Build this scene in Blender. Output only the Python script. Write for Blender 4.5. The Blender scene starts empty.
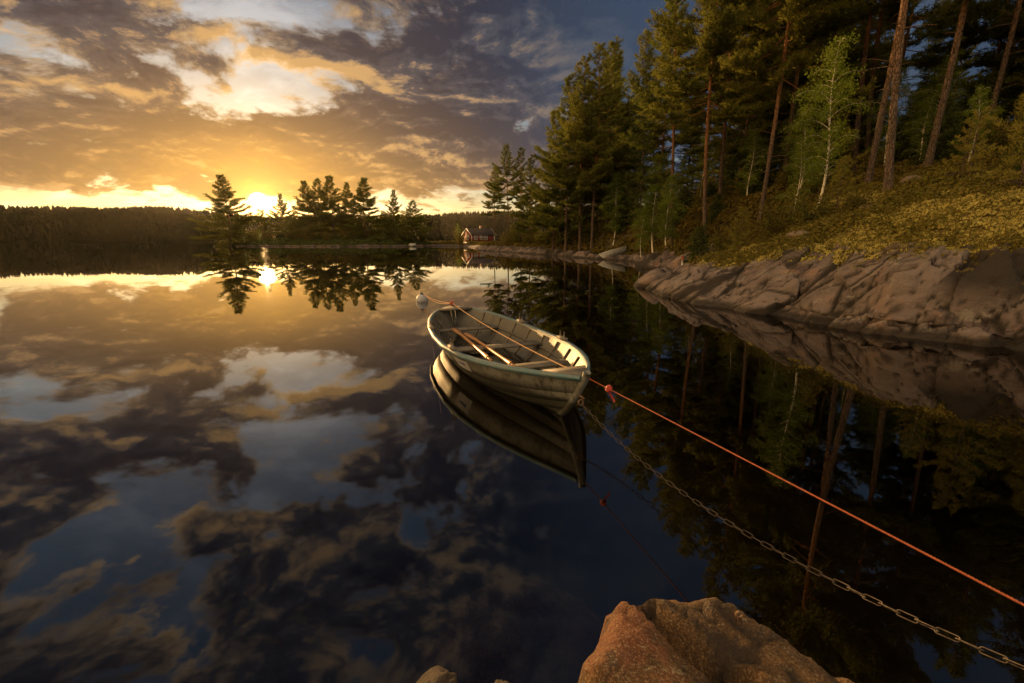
import bpy, math, random
import numpy as np
from mathutils import Vector, Matrix

R = math.radians
scene = bpy.context.scene
COL = scene.collection

# ------------------------------------------------------------------ camera
EYE = 1.6
PITCH = math.atan(102 / 455.0)
cam_data = bpy.data.cameras.new('camera')
cam_data.sensor_width = 36.0
cam_data.lens = 36.0 * 455.0 / 1024.0
cam_data.clip_start = 0.05
cam_data.clip_end = 6000
cam = bpy.data.objects.new('camera', cam_data)
COL.objects.link(cam)
cam.location = (0, 0, EYE)
cam.rotation_euler = (math.pi / 2 - PITCH, 0, 0)
scene.camera = cam
scene.view_settings.view_transform = 'Standard'
scene.view_settings.look = 'None'
scene.view_settings.gamma = 1
scene.view_settings.use_curve_mapping = False
scene.view_settings.exposure = 1.0
scene.render.resolution_x = 1024
scene.render.resolution_y = 683
scene.cycles.max_bounces = 8
scene.cycles.transparent_max_bounces = 12
scene.cycles.diffuse_bounces = 4
scene.cycles.glossy_bounces = 3
scene.cycles.sample_clamp_indirect = 4.0
scene.cycles.caustics_reflective = False
scene.cycles.caustics_refractive = False
scene.cycles.use_denoising = True

SUN_AZ, SUN_EL = R(-28.1), R(3.95)          # where the sun stands, left of the view axis
SUN_DIR = Vector((math.sin(SUN_AZ) * math.cos(SUN_EL), math.cos(SUN_AZ) * math.cos(SUN_EL), math.sin(SUN_EL)))


# ------------------------------------------------------------------ node helpers
class S:
    """A socket with arithmetic: each operation adds one Math node."""
    def __init__(self, nt, sock): self.nt, self.s = nt, sock
    def _op(self, op, *others, clamp=False):
        n = self.nt.nodes.new('ShaderNodeMath'); n.operation = op; n.use_clamp = clamp
        for i, v in enumerate((self,) + others):
            if isinstance(v, S): self.nt.links.new(v.s, n.inputs[i])
            else: n.inputs[i].default_value = v
        return S(self.nt, n.outputs[0])
    def __add__(s, o): return s._op('ADD', o)
    __radd__ = __add__
    def __mul__(s, o): return s._op('MULTIPLY', o)
    __rmul__ = __mul__
    def __sub__(s, o): return s._op('SUBTRACT', o)
    def __rsub__(s, o): return s * -1.0 + o
    def __truediv__(s, o): return s._op('DIVIDE', o)
    def exp(s): return s._op('EXPONENT')
    def pow(s, e): return s._op('POWER', e)
    def clamp(s): return s._op('ADD', 0.0, clamp=True)
    def max(s, o): return s._op('MAXIMUM', o)
    def min(s, o): return s._op('MINIMUM', o)
    def step(s, a, b):
        n = s.nt.nodes.new('ShaderNodeMapRange'); n.interpolation_type = 'SMOOTHSTEP'
        s.nt.links.new(s.s, n.inputs['Value'])
        n.inputs['From Min'].default_value = a; n.inputs['From Max'].default_value = b
        return S(s.nt, n.outputs[0])


def socket_or(nt, inp, v):
    if isinstance(v, S): nt.links.new(v.s, inp)
    elif v is not None:
        if hasattr(inp.default_value, '__len__') and len(inp.default_value) == 4 and len(v) == 3: v = (*v, 1)
        inp.default_value = v


def mixc(nt, a, b, f, mode='MIX'):
    n = nt.nodes.new('ShaderNodeMix'); n.data_type = 'RGBA'; n.blend_type = mode
    n.clamp_factor = True
    socket_or(nt, n.inputs[0], f); socket_or(nt, n.inputs[6], a); socket_or(nt, n.inputs[7], b)
    return S(nt, n.outputs[2])


def noise(nt, vec, scale, detail=4, rough=.5, dist=0.0, out='Fac'):
    n = nt.nodes.new('ShaderNodeTexNoise')
    n.inputs['Scale'].default_value = scale; n.inputs['Detail'].default_value = detail
    n.inputs['Roughness'].default_value = rough; n.inputs['Distortion'].default_value = dist
    if vec is not None: nt.links.new(vec.s, n.inputs['Vector'])
    return S(nt, n.outputs[out])


def combine(nt, x, y, z):
    n = nt.nodes.new('ShaderNodeCombineXYZ')
    for i, v in enumerate((x, y, z)): socket_or(nt, n.inputs[i], v)
    return S(nt, n.outputs[0])


def separate(nt, v):
    n = nt.nodes.new('ShaderNodeSeparateXYZ'); nt.links.new(v.s, n.inputs[0])
    return [S(nt, o) for o in n.outputs]


def mapping(nt, vec, scale=(1, 1, 1), rot=(0, 0, 0), loc=(0, 0, 0)):
    n = nt.nodes.new('ShaderNodeMapping'); nt.links.new(vec.s, n.inputs[0])
    n.inputs['Scale'].default_value = scale; n.inputs['Rotation'].default_value = rot; n.inputs['Location'].default_value = loc
    return S(nt, n.outputs[0])


def texco(nt, which='Object'):
    n = nt.nodes.new('ShaderNodeTexCoord'); return S(nt, n.outputs[which])


def bump(nt, h, strength=.5, dist=.02):
    n = nt.nodes.new('ShaderNodeBump'); n.inputs['Strength'].default_value = strength; n.inputs['Distance'].default_value = dist
    nt.links.new(h.s, n.inputs['Height'])
    return S(nt, n.outputs[0])


# ------------------------------------------------------------------ world: evening sky with broken cloud
def build_sky():
    w = bpy.data.worlds.new('World'); scene.world = w; w.use_nodes = True
    nt = w.node_tree; nt.nodes.clear()
    out = nt.nodes.new('ShaderNodeOutputWorld')
    sky = nt.nodes.new('ShaderNodeTexSky'); sky.sky_type = 'NISHITA'; sky.sun_disc = False
    sky.sun_elevation = SUN_EL; sky.sun_rotation = SUN_AZ
    sky.air_density = 1.0; sky.dust_density = 1.0; sky.ozone_density = 2.5
    d = texco(nt, 'Generated')
    x, y, z = separate(nt, d)
    az = x._op('ARCTAN2', y) * (180 / math.pi)
    el = z._op('ARCSINE') * (180 / math.pi)
    # angle to the sun, degrees
    dot = (x * SUN_DIR.x + y * SUN_DIR.y + z * SUN_DIR.z).min(0.9999999)
    ang = dot._op('ARCCOSINE') * (180 / math.pi)
    # cloud layer: directions projected on a horizontal sheet high above
    zz = z.max(0.0) + 0.30
    px, py = x / zz, y / zz
    p = combine(nt, px, py, 0.0)
    warp = noise(nt, p, 1.6, 3, .5, out='Color')
    wv = nt.nodes.new('ShaderNodeVectorMath'); wv.operation = 'MULTIPLY_ADD'
    nt.links.new(warp.s, wv.inputs[0]); wv.inputs[1].default_value = (.28, .28, .28); nt.links.new(p.s, wv.inputs[2])
    pw = S(nt, wv.outputs[0])
    n1 = noise(nt, mapping(nt, pw, loc=(3.1, 1.7, .4)), 1.9, 10, .58)
    # the same field a little nearer the sun: its difference lights the cloud's sunward side
    off = (-math.sin(SUN_AZ) * .10, -math.cos(SUN_AZ) * .10)
    n2 = noise(nt, mapping(nt, pw, loc=(3.1 - off[0], 1.7 - off[1], .4)), 1.9, 6, .58)
    fine = noise(nt, mapping(nt, pw, loc=(7, 2, 1)), 5.6, 8, .60)
    off2 = (off[0] * .35, off[1] * .35)
    fine2 = noise(nt, mapping(nt, pw, loc=(7 - off2[0], 2 - off2[1], 1)), 5.6, 6, .60)
    cover = (n1 - .5) * 1.45 + (fine - .5) * (1.35 + el.step(18.0, 34.0) * .7) + .5
    BL = [  # az, el, spread az, spread el, weight : where the cloud is thick or open
        (-42, 19, 13, 4.0, .20), (-26, 21, 12.0, 6.0, -.10), (-21, 13.5, 8, 3.0, .12), (-44, 15, 6, 2.5, -.08), (-4, 18, 13, 7, .12), (16, 16, 16, 11, .34),
        (-38, 8.0, 16, 3.2, .24), (-14, 9, 9, 3.5, .13), (3, 9, 12, 4, .14), (-25, 6.5, 14, 2.0, .16),
        (-46, 12.5, 5, 1.8, -.16), (-26, 14, 9, 1.3, -.06), (-30, 10.5, 14, 3.0, .24), (-33, 16.5, 5, 2, .12), (-44, 27, 9, 3, -.06), (-12, 14.5, 5, 3, .06),
        (-24, 31, 9, 5, .07), (-42, 38, 12, 6, -.08), (-4, 44, 18, 14, .42), (15, 34, 14, 10, .36), (-30, 35, 5, 3, .1),
        (45, 30, 30, 30, .12), (180, 50, 80, 40, .05), (-120, 40, 60, 40, -.05)]
    for a0, e0, sa, se, wt in BL:
        g = (((az - a0) * (1 / sa)).pow(2.0) + ((el - e0) * (1 / se)).pow(2.0)) * -1.0
        cover = cover + g.exp() * wt
    open_band = (((el - 1.0) * (1 / 2.5)).pow(2.0) * -1.0).exp() * .62      # clear strip over the horizon
    cover = cover - open_band
    dens = cover - .45
    alpha = dens.step(-.11, .09)
    alpha = alpha.max(az._op('ABSOLUTE').step(70.0, 120.0) * .8)
    thick = dens.step(-.08, .15)
    lit = ((n1 - n2) * 5.0 + (fine - fine2) * 3.0 + .22 + (fine - .5) * .8).clamp()
    near2 = (ang * (-1 / 23.0)).exp()
    lowband = (el.step(13.0, 3.0)) * (ang * (-1 / 34.0)).exp()
    warm = ((near2 * 1.2 + lowband * .62 - .20) * (el.step(20.0, 6.0) * .85 + .15)).clamp()
    rim = mixc(nt, (.95, .62, .30), (1.3, .74, .22), near2)
    slate = mixc(nt, (.020, .030, .055), (.040, .066, .115), az.step(-8.0, 16.0))
    slate_l = mixc(nt, (.100, .110, .135), (.065, .090, .13), az.step(-2.0, 16.0))
    body_far = mixc(nt, slate, slate_l, lit)
    body_near = mixc(nt, (.22, .140, .070), (.70, .34, .060), (lit * .45 + near2 * .75).clamp())
    body = mixc(nt, body_far, body_near, warm)
    rimf = ((1.0 - thick) * (lit * 1.0 + .12) * (az.step(18.0, 2.0) * .85 + .15)).clamp()
    glint = ((lit - .46) * 1.9).clamp() * az.step(10.0, -6.0) * (near2 * 1.8 + .32).min(1.0)
    body = mixc(nt, body, mixc(nt, (.48, .32, .17), (1.0, .52, .13), near2), glint * .8)
    cloud = mixc(nt, body, rim, rimf)
    # unseen cloud behind the camera and overhead, brightened as added fill light
    east_fill = az._op('ABSOLUTE').step(62.0, 115.0).max(el.step(56.0, 74.0))
    cloud = mixc(nt, cloud, mixc(nt, (1.05, .80, .50), (1.9, 1.3, .68), lit), east_fill)
    # golden patch out of view at far left, added as warm side light
    gold_fill = az.step(-58.0, -80.0) * az.step(-150.0, -115.0) * el.step(42.0, 22.0)
    cloud = mixc(nt, cloud, mixc(nt, (4.5, 2.5, .8), (8.4, 4.9, 1.6), lit), gold_fill)
    # clear air: blue Nishita sky plus the yellow light of the low sun along the horizon
    sk = mixc(nt, S(nt, sky.outputs[0]), (1, 1, 1), 0.0)
    glow_h = (((el.max(0.0)) * (-1 / 3.4)).exp() * (.22 + .68 * (ang * (-1 / 30.0)).exp()))
    warmc = mixc(nt, (0, 0, 0), (1.0, .62, .20), glow_h.clamp())
    aure = (ang * (-1 / 1.7)).exp() * 1.8 + (ang * (-1 / 8.0)).exp() * .24
    disc = (((ang * (1 / .62)).pow(4.0)) * -1.0).exp() * 60.0
    gcol = nt.nodes.new('ShaderNodeVectorMath'); gcol.operation = 'SCALE'; gcol.inputs[0].default_value = (1.0, .50, .09)
    nt.links.new((aure + disc * .6).s, gcol.inputs['Scale'])
    dcol = nt.nodes.new('ShaderNodeVectorMath'); dcol.operation = 'SCALE'; dcol.inputs[0].default_value = (1.0, .85, .5)
    nt.links.new(disc.s, dcol.inputs['Scale'])
    bg1 = nt.nodes.new('ShaderNodeBackground'); nt.links.new(sk.s, bg1.inputs[0]); bg1.inputs[1].default_value = .062
    bg1b = nt.nodes.new('ShaderNodeBackground'); nt.links.new(warmc.s, bg1b.inputs[0]); bg1b.inputs[1].default_value = .5
    veil = noise(nt, mapping(nt, pw, loc=(1, 9, 3), scale=(1, 1.6, 1)), 3.2, 6, .6).step(.46, .66)
    vc = mixc(nt, (0, 0, 0), (.26, .26, .25), veil * (ang.step(48.0, 15.0)) * .7)
    warmc = mixc(nt, warmc, vc, 1.0, 'ADD')
    nt.links.new(warmc.s, bg1b.inputs[0])
    clear = nt.nodes.new('ShaderNodeAddShader'); nt.links.new(bg1.outputs[0], clear.inputs[0]); nt.links.new(bg1b.outputs[0], clear.inputs[1])
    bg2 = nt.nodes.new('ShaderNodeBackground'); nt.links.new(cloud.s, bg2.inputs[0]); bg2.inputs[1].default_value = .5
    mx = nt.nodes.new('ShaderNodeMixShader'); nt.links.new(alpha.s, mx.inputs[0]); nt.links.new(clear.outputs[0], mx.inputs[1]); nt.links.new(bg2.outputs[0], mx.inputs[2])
    bg3 = nt.nodes.new('ShaderNodeBackground'); nt.links.new(gcol.outputs[0], bg3.inputs[0]); bg3.inputs[1].default_value = .5
    bg4 = nt.nodes.new('ShaderNodeBackground'); nt.links.new(dcol.outputs[0], bg4.inputs[0])
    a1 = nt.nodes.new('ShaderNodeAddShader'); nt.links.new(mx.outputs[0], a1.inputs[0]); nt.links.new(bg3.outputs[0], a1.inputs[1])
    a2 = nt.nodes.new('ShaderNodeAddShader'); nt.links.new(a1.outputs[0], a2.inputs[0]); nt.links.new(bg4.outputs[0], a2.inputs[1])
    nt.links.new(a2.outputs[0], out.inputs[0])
    w.cycles.sampling_method = 'MANUAL'; w.cycles.sample_map_resolution = 1024


build_sky()

sun_data = bpy.data.lights.new('sun', 'SUN')
sun_data.energy = 5.0
sun_data.angle = R(0.6)
sun_data.color = (1.0, .56, .20)
sun = bpy.data.objects.new('sun', sun_data)
COL.objects.link(sun)
sun.rotation_euler = SUN_DIR.to_track_quat('Z', 'Y').to_euler()


# ------------------------------------------------------------------ helpers: camera rays (used once, to read real positions off the photo)
_s, _c = math.sin(PITCH), math.cos(PITCH)
def ray(x, y):
    u, v = (x - 512) / 455.0, (341.5 - y) / 455.0
    return np.array([u, _c + v * _s, -_s + v * _c])
def at_z(x, y, z):
    r = ray(x, y); return np.array([0, 0, EYE]) + r * (z - EYE) / r[2]
def at_Y(x, y, Y):
    r = ray(x, y); return np.array([0, 0, EYE]) + r * Y / r[1]


# ------------------------------------------------------------------ helpers: meshes, objects, noise
def mk_mesh(name, V, F, smooth=False):
    """V (n,3); F one array or a list of arrays (m,k) of vertex indices."""
    V = np.asarray(V, dtype=np.float32)
    Fs = F if isinstance(F, list) else [F]
    Fs = [np.asarray(f, dtype=np.int32) for f in Fs if len(f)]
    me = bpy.data.meshes.new(name)
    me.vertices.add(len(V)); me.vertices.foreach_set('co', V.ravel())
    tot = np.concatenate([np.full(len(f), f.shape[1], np.int32) for f in Fs])
    loops = np.concatenate([f.ravel() for f in Fs])
    me.loops.add(len(loops)); me.loops.foreach_set('vertex_index', loops)
    me.polygons.add(len(tot))
    start = np.concatenate([[0], np.cumsum(tot)[:-1]]).astype(np.int32)
    me.polygons.foreach_set('loop_start', start)
    me.polygons.foreach_set('loop_total', tot)
    if smooth: me.polygons.foreach_set('use_smooth', np.ones(len(tot), dtype=bool))
    me.update(calc_edges=True)
    return me


def link(name, me, mat=None, parent=None, loc=None):
    o = bpy.data.objects.new(name, me); COL.objects.link(o)
    if mat is not None and not len(me.materials): me.materials.append(mat)
    if parent is not None: o.parent = parent
    if loc is not None: o.location = loc
    return o


def tag(o, label=None, cat=None, group=None, kind=None):
    if label: o['label'] = label
    if cat: o['category'] = cat
    if group: o['group'] = group
    if kind: o['kind'] = kind
    return o


def empty(name, loc=(0, 0, 0), rz=0.0):
    o = bpy.data.objects.new(name, None); COL.objects.link(o)
    o.location = loc; o.rotation_euler = (0, 0, rz); o.empty_display_size = .2
    return o


def copy_tree(src, parent=None):
    c = src.copy(); COL.objects.link(c)
    if parent is not None: c.parent = parent
    for ch in list(src.children): copy_tree(ch, c)
    return c


class MB:
    """Collects boxes, tubes and grids into one mesh."""
    def __init__(self): self.V, self.F3, self.F4, self.n = [], [], [], 0
    def add(self, V, F):
        V = np.asarray(V, float); F = np.asarray(F)
        (self.F4 if F.shape[1] == 4 else self.F3).append(F + self.n)
        self.V.append(V); self.n += len(V); return self
    def box(self, c, size, rot=None, taper=1.0):
        s = np.array(size) / 2
        P = np.array([[x, y, z] for x in (-1, 1) for y in (-1, 1) for z in (-1, 1)], float) * s
        P[P[:, 2] > 0, :2] *= taper
        if rot is not None: P = P @ np.array(rot).T
        F = [[0, 1, 3, 2], [4, 6, 7, 5], [0, 4, 5, 1], [2, 3, 7, 6], [0, 2, 6, 4], [1, 5, 7, 3]]
        return self.add(P + np.array(c), F)
    def tube(self, P, rad, sides=8, cap=True):
        V, F = tube(P, rad, sides); self.add(V, F)
        if cap:
            n = len(P)
            for ring, ctr, flip in ((0, P[0], True), (n - 1, P[-1], False)):
                b = self.n; self.V.append(np.array([ctr], float)); self.n += 1
                base = b - n * sides + ring * sides if ring == 0 or True else 0
                base = (b - n * sides if ring == 0 else b - 1 - sides)
                k = np.arange(sides)
                tri = np.stack([base + k, base + (k + 1) % sides, np.full(sides, b)], 1)
                self.F3.append(tri[:, ::-1] if flip else tri)
        return self
    def ellipsoid(self, c, r, seg=16, rings=10):
        th = np.linspace(0, math.pi, rings + 1); ph = np.linspace(0, 2 * math.pi, seg, endpoint=False)
        V = np.array([[math.sin(t) * math.cos(p), math.sin(t) * math.sin(p), math.cos(t)] for t in th for p in ph]) * np.array(r) + np.array(c)
        F = [[i * seg + j, (i + 1) * seg + j, (i + 1) * seg + (j + 1) % seg, i * seg + (j + 1) % seg] for i in range(rings) for j in range(seg)]
        return self.add(V, F)
    def prism(self, poly, a, b):
        """poly: list of (x,y,z) points; extruded by vector b-a."""
        n = len(poly); P = np.array(poly, float); off = np.array(b, float) - np.array(a, float)
        V = np.concatenate([P, P + off])
        self.add(V, [[i, (i + 1) % n, n + (i + 1) % n, n + i] for i in range(n)])
        tri = [[0, i, i + 1] for i in range(1, n - 1)]
        self.F3.append(np.array(tri)[:, ::-1] + self.n - 2 * n); self.F3.append(np.array(tri) + self.n - n)
        return self
    def build(self, name, mat, parent=None, smooth=False, loc=None):
        F = []
        if self.F4: F.append(np.concatenate(self.F4))
        if self.F3: F.append(np.concatenate(self.F3))
        return link(name, mk_mesh(name, np.concatenate(self.V), F, smooth), mat, parent, loc)


def tube(P, rad, sides=8):
    P = np.asarray(P, float); n = len(P); rad = np.broadcast_to(np.asarray(rad, float), (n,))
    T = np.gradient(P, axis=0); T /= np.linalg.norm(T, axis=1)[:, None] + 1e-9
    ref = np.array([0, 0, 1.0]) if abs(T[0, 2]) < .9 else np.array([1.0, 0, 0])
    A = np.cross(T, ref); A /= np.linalg.norm(A, axis=1)[:, None] + 1e-9
    B = np.cross(T, A)
    k = np.arange(sides) * 2 * math.pi / sides
    V = P[:, None] + rad[:, None, None] * (A[:, None] * np.cos(k)[None, :, None] + B[:, None] * np.sin(k)[None, :, None])
    i = np.arange(n - 1)[:, None] * sides; j = np.arange(sides)[None]
    j2 = (j + 1) % sides
    F = np.stack([i + j, i + sides + j, i + sides + j2, i + j2], -1).reshape(-1, 4)
    return V.reshape(-1, 3), F


def hsh(ix, iy, iz, seed):
    h = (ix.astype(np.int64) * 374761393 + iy.astype(np.int64) * 668265263 + iz.astype(np.int64) * 2147483647 + seed * 974711) & 0xffffffff
    h = ((h ^ (h >> 13)) * 1274126177) & 0xffffffff
    h = ((h ^ (h >> 16)) * 2246822519) & 0xffffffff
    return ((h ^ (h >> 15)) & 0xffffff) / float(0x1000000)


def vnoise(P, seed=0):
    i = np.floor(P); f = P - i; f = f * f * f * (f * (f * 6 - 15) + 10); i = i.astype(np.int64)
    r = 0
    for dx in (0, 1):
        wx = f[:, 0] if dx else 1 - f[:, 0]
        for dy in (0, 1):
            wy = f[:, 1] if dy else 1 - f[:, 1]
            for dz in (0, 1):
                wz = f[:, 2] if dz else 1 - f[:, 2]
                r = r + wx * wy * wz * hsh(i[:, 0] + dx, i[:, 1] + dy, i[:, 2] + dz, seed)
    return r * 2 - 1


def fbm(P, oct=4, seed=0, gain=.5):
    a, r, f = 1.0, 0, 1.0
    for o in range(oct):
        r = r + a * vnoise(P * f, seed + o * 17); a *= gain; f *= 2.03
    return r


def facets(P, seed=0, tilt=1.0):
    """Cell noise: each cell is a tilted flat facet; returns height and distance to the crack."""
    i = np.floor(P).astype(np.int64)
    best = np.full(len(P), 9.0); sec = np.full(len(P), 9.0); val = np.zeros(len(P))
    for dx in (-1, 0, 1):
        for dy in (-1, 0, 1):
            for dz in (-1, 0, 1):
                c = i + np.array([dx, dy, dz])
                q = np.stack([hsh(c[:, 0], c[:, 1], c[:, 2], seed + k) for k in range(3)], 1)
                v = P - (c + q); dist = (v ** 2).sum(1)
                g = np.stack([hsh(c[:, 0], c[:, 1], c[:, 2], seed + 5 + k) - .5 for k in range(3)], 1)
                h = hsh(c[:, 0], c[:, 1], c[:, 2], seed + 11) - .5 + tilt * (g * v).sum(1)
                closer = dist < best
                sec = np.where(closer, best, np.minimum(sec, dist))
                val = np.where(closer, h, val); best = np.where(closer, dist, best)
    return val, np.sqrt(sec) - np.sqrt(best)


def blocks(P, seed=0, tilt=.6, k=.5, jump=.5):
    """continuous block field: the upper envelope of tilted, slightly domed cells; returns height and crack closeness"""
    i = np.floor(P).astype(np.int64)
    best = np.full(len(P), -9.0); sec = np.full(len(P), -9.0); idv = np.zeros(len(P))
    for dx in (-1, 0, 1):
        for dy in (-1, 0, 1):
            for dz in (-1, 0, 1):
                c = i + np.array([dx, dy, dz])
                q = np.stack([hsh(c[:, 0], c[:, 1], c[:, 2], seed + j) for j in range(3)], 1)
                v = P - (c + q)
                g = np.stack([hsh(c[:, 0], c[:, 1], c[:, 2], seed + 5 + j) - .5 for j in range(3)], 1)
                t = hsh(c[:, 0], c[:, 1], c[:, 2], seed + 11)
                h = jump * (t - .5) + tilt * (g * v).sum(1) - k * (v ** 2).sum(1)
                up = h > best
                sec = np.where(up, best, np.maximum(sec, h)); best = np.where(up, h, best); idv = np.where(up, t, idv)
    return best, best - sec, idv


def sstep(a, b, x):
    t = np.clip((x - a) / (b - a), 0, 1); return t * t * (3 - 2 * t)


# ------------------------------------------------------------------ materials
MATS = {}
def material(name, build, **kw):
    if name in MATS: return MATS[name]
    m = bpy.data.materials.new(name); m.use_nodes = True
    nt = m.node_tree; nt.nodes.clear()
    out = nt.nodes.new('ShaderNodeOutputMaterial')
    build(nt, out, **kw)
    MATS[name] = m
    return m


def princ(nt, out, color, rough=.7, normal=None, metal=0.0, spec=.4):
    p = nt.nodes.new('ShaderNodeBsdfPrincipled')
    socket_or(nt, p.inputs['Base Color'], color); socket_or(nt, p.inputs['Roughness'], rough)
    p.inputs['Metallic'].default_value = metal; p.inputs['Specular IOR Level'].default_value = spec
    if normal is not None: nt.links.new(normal.s, p.inputs['Normal'])
    nt.links.new(p.outputs[0], out.inputs[0])
    return p


def m_worn(nt, out, a=(.5, .5, .5), b=(.3, .3, .3), scale=6, rough=.6, stretch=(1, 1, 1), bmp=.15, metal=0.0):
    v = mapping(nt, texco(nt), stretch)
    n = noise(nt, v, scale, 6, .65)
    n2 = noise(nt, v, scale * 5, 4, .6)
    c = mixc(nt, a, b, (n * .7 + n2 * .3).step(.38, .66))
    princ(nt, out, c, rough, bump(nt, n2, bmp, .01), metal)


def m_foliage(nt, out, a, b, trans=.35, warm=(.12, .10, .02)):
    v = texco(nt)
    info = nt.nodes.new('ShaderNodeObjectInfo'); rnd = S(nt, info.outputs['Random'])
    n = noise(nt, v, 1.3, 3, .6); n2 = noise(nt, v, 9.0, 2, .5)
    c = mixc(nt, a, b, (n * .8 + n2 * .4 - .1 + (rnd - .5) * .5).clamp())
    c = mixc(nt, c, warm, (n2 - .55).clamp() * 1.6)
    d = nt.nodes.new('ShaderNodeBsdfDiffuse'); t = nt.nodes.new('ShaderNodeBsdfTranslucent')
    nt.links.new(c.s, d.inputs[0]); nt.links.new(c.s, t.inputs[0])
    mx = nt.nodes.new('ShaderNodeMixShader'); mx.inputs[0].default_value = trans
    nt.links.new(d.outputs[0], mx.inputs[1]); nt.links.new(t.outputs[0], mx.inputs[2]); nt.links.new(mx.outputs[0], out.inputs[0])


def m_bark(nt, out, low, high, z0, z1, scale=7):
    v = texco(nt); x, y, z = separate(nt, v)
    n = noise(nt, mapping(nt, v, (1, 1, .3)), scale * 1.6, 6, .7)
    vo = nt.nodes.new('ShaderNodeTexVoronoi'); vo.feature = 'DISTANCE_TO_EDGE'; vo.inputs['Scale'].default_value = 19.0
    wv = mapping(nt, v, (1, 1, .28)); jit = noise(nt, v, 5.0, 3, .6, out='Color')
    ad = nt.nodes.new('ShaderNodeVectorMath'); ad.operation = 'MULTIPLY_ADD'; nt.links.new(jit.s, ad.inputs[0]); ad.inputs[1].default_value = (.12, .12, .12); nt.links.new(wv.s, ad.inputs[2])
    nt.links.new(ad.outputs[0], vo.inputs['Vector']); plate = (S(nt, vo.outputs['Distance']) + (n - .5) * .25).step(-.06, .20)
    f = (z + (n - .5) * 2.0).step(z0, z1)
    c = mixc(nt, low, high, f)
    c = mixc(nt, c, (.05, .036, .028), n.step(.50, .72) * .7)
    c = mixc(nt, (.040, .029, .022), c, plate * (1.0 - f * .5) + f * .5)
    princ(nt, out, c, .9, bump(nt, plate * .7 + n * .5, 1.0, .05), spec=.2)


def m_birch(nt, out):
    v = texco(nt)
    n = noise(nt, mapping(nt, v, (2, 2, 9)), 3.0, 4, .6)
    princ(nt, out, mixc(nt, (.50, .46, .38), (.06, .05, .045), n.step(.55, .68)), .7, spec=.3)


def m_ground(nt, out):
    geo = nt.nodes.new('ShaderNodeNewGeometry')
    pos = S(nt, geo.outputs['Position']); x, y, z = separate(nt, pos)
    at = nt.nodes.new('ShaderNodeAttribute'); at.attribute_name = 'rock'; rk = S(nt, at.outputs['Fac'])
    n1 = noise(nt, pos, .9, 5, .6); n2 = noise(nt, pos, 5.0, 6, .65); n3 = noise(nt, pos, 22.0, 4, .7)
    strata = noise(nt, mapping(nt, pos, (1, 1, 3.2), (.5, .45, .3)), 2.6, 6, .65)
    rock = mixc(nt, (.034, .026, .028), (.155, .116, .118), (n2 * .6 + n1 * .25 + strata * .4 - .12).step(.36, .64))
    rock = mixc(nt, rock, (.05, .04, .035), n3.step(.54, .66) * .6)
    rock = mixc(nt, rock, (.21, .10, .05), (n1 * .7 + n2 * .35).step(.53, .64) * .75)          # rusty stains
    rock = mixc(nt, rock, (.34, .33, .29), (noise(nt, pos, 3.1, 6, .75)).step(.55, .62) * .55)    # pale crust lichen
    rock = mixc(nt, rock, (.035, .030, .026), strata.step(.52, .63) * .8)
    ca = nt.nodes.new('ShaderNodeAttribute'); ca.attribute_name = 'crack'; ta = nt.nodes.new('ShaderNodeAttribute'); ta.attribute_name = 'tone'
    rock = mixc(nt, rock, (.20, .160, .145), (S(nt, ta.outputs['Fac']) * 1.0).clamp() * .7)
    rock = mixc(nt, rock, (.055, .038, .032), (S(nt, ta.outputs['Fac']) * -1.1).clamp() * .8)
    rock = mixc(nt, rock, (.020, .016, .013), (S(nt, ca.outputs['Fac']) * 1.35 + (n2 - .5) * .6).clamp() * .95)
    wet = (z + (n2 - .5) * .16).step(.20, .06)
    rock = mixc(nt, rock, (.020, .016, .013), wet * .9)
    moss = mixc(nt, (.10, .085, .022), (.20, .145, .035), n2.step(.35, .65))
    moss = mixc(nt, moss, (.27, .23, .11), noise(nt, pos, 2.3, 5, .7).step(.52, .62) * .8)        # reindeer lichen
    moss = mixc(nt, moss, (.11, .05, .018), n1.step(.52, .66) * .7)                               # heather
    nx_, ny_, nz_ = separate(nt, S(nt, geo.outputs['Normal']))
    ledge = ((nz_ + (n2 - .5) * .5 + (n1 - .5) * .3).step(.72, .90)) * (z + (n1 - .5) * .8).step(.45, .95)
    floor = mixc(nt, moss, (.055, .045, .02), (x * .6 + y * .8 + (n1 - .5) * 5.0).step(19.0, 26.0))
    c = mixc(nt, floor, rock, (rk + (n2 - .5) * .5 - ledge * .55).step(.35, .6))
    n4 = noise(nt, pos, 60.0, 3, .7)
    h = n3 * .6 + strata * .6 + n2 * .5 + n4 * .3
    princ(nt, out, c, .85, bump(nt, h, .9, .06), spec=.3)


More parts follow.
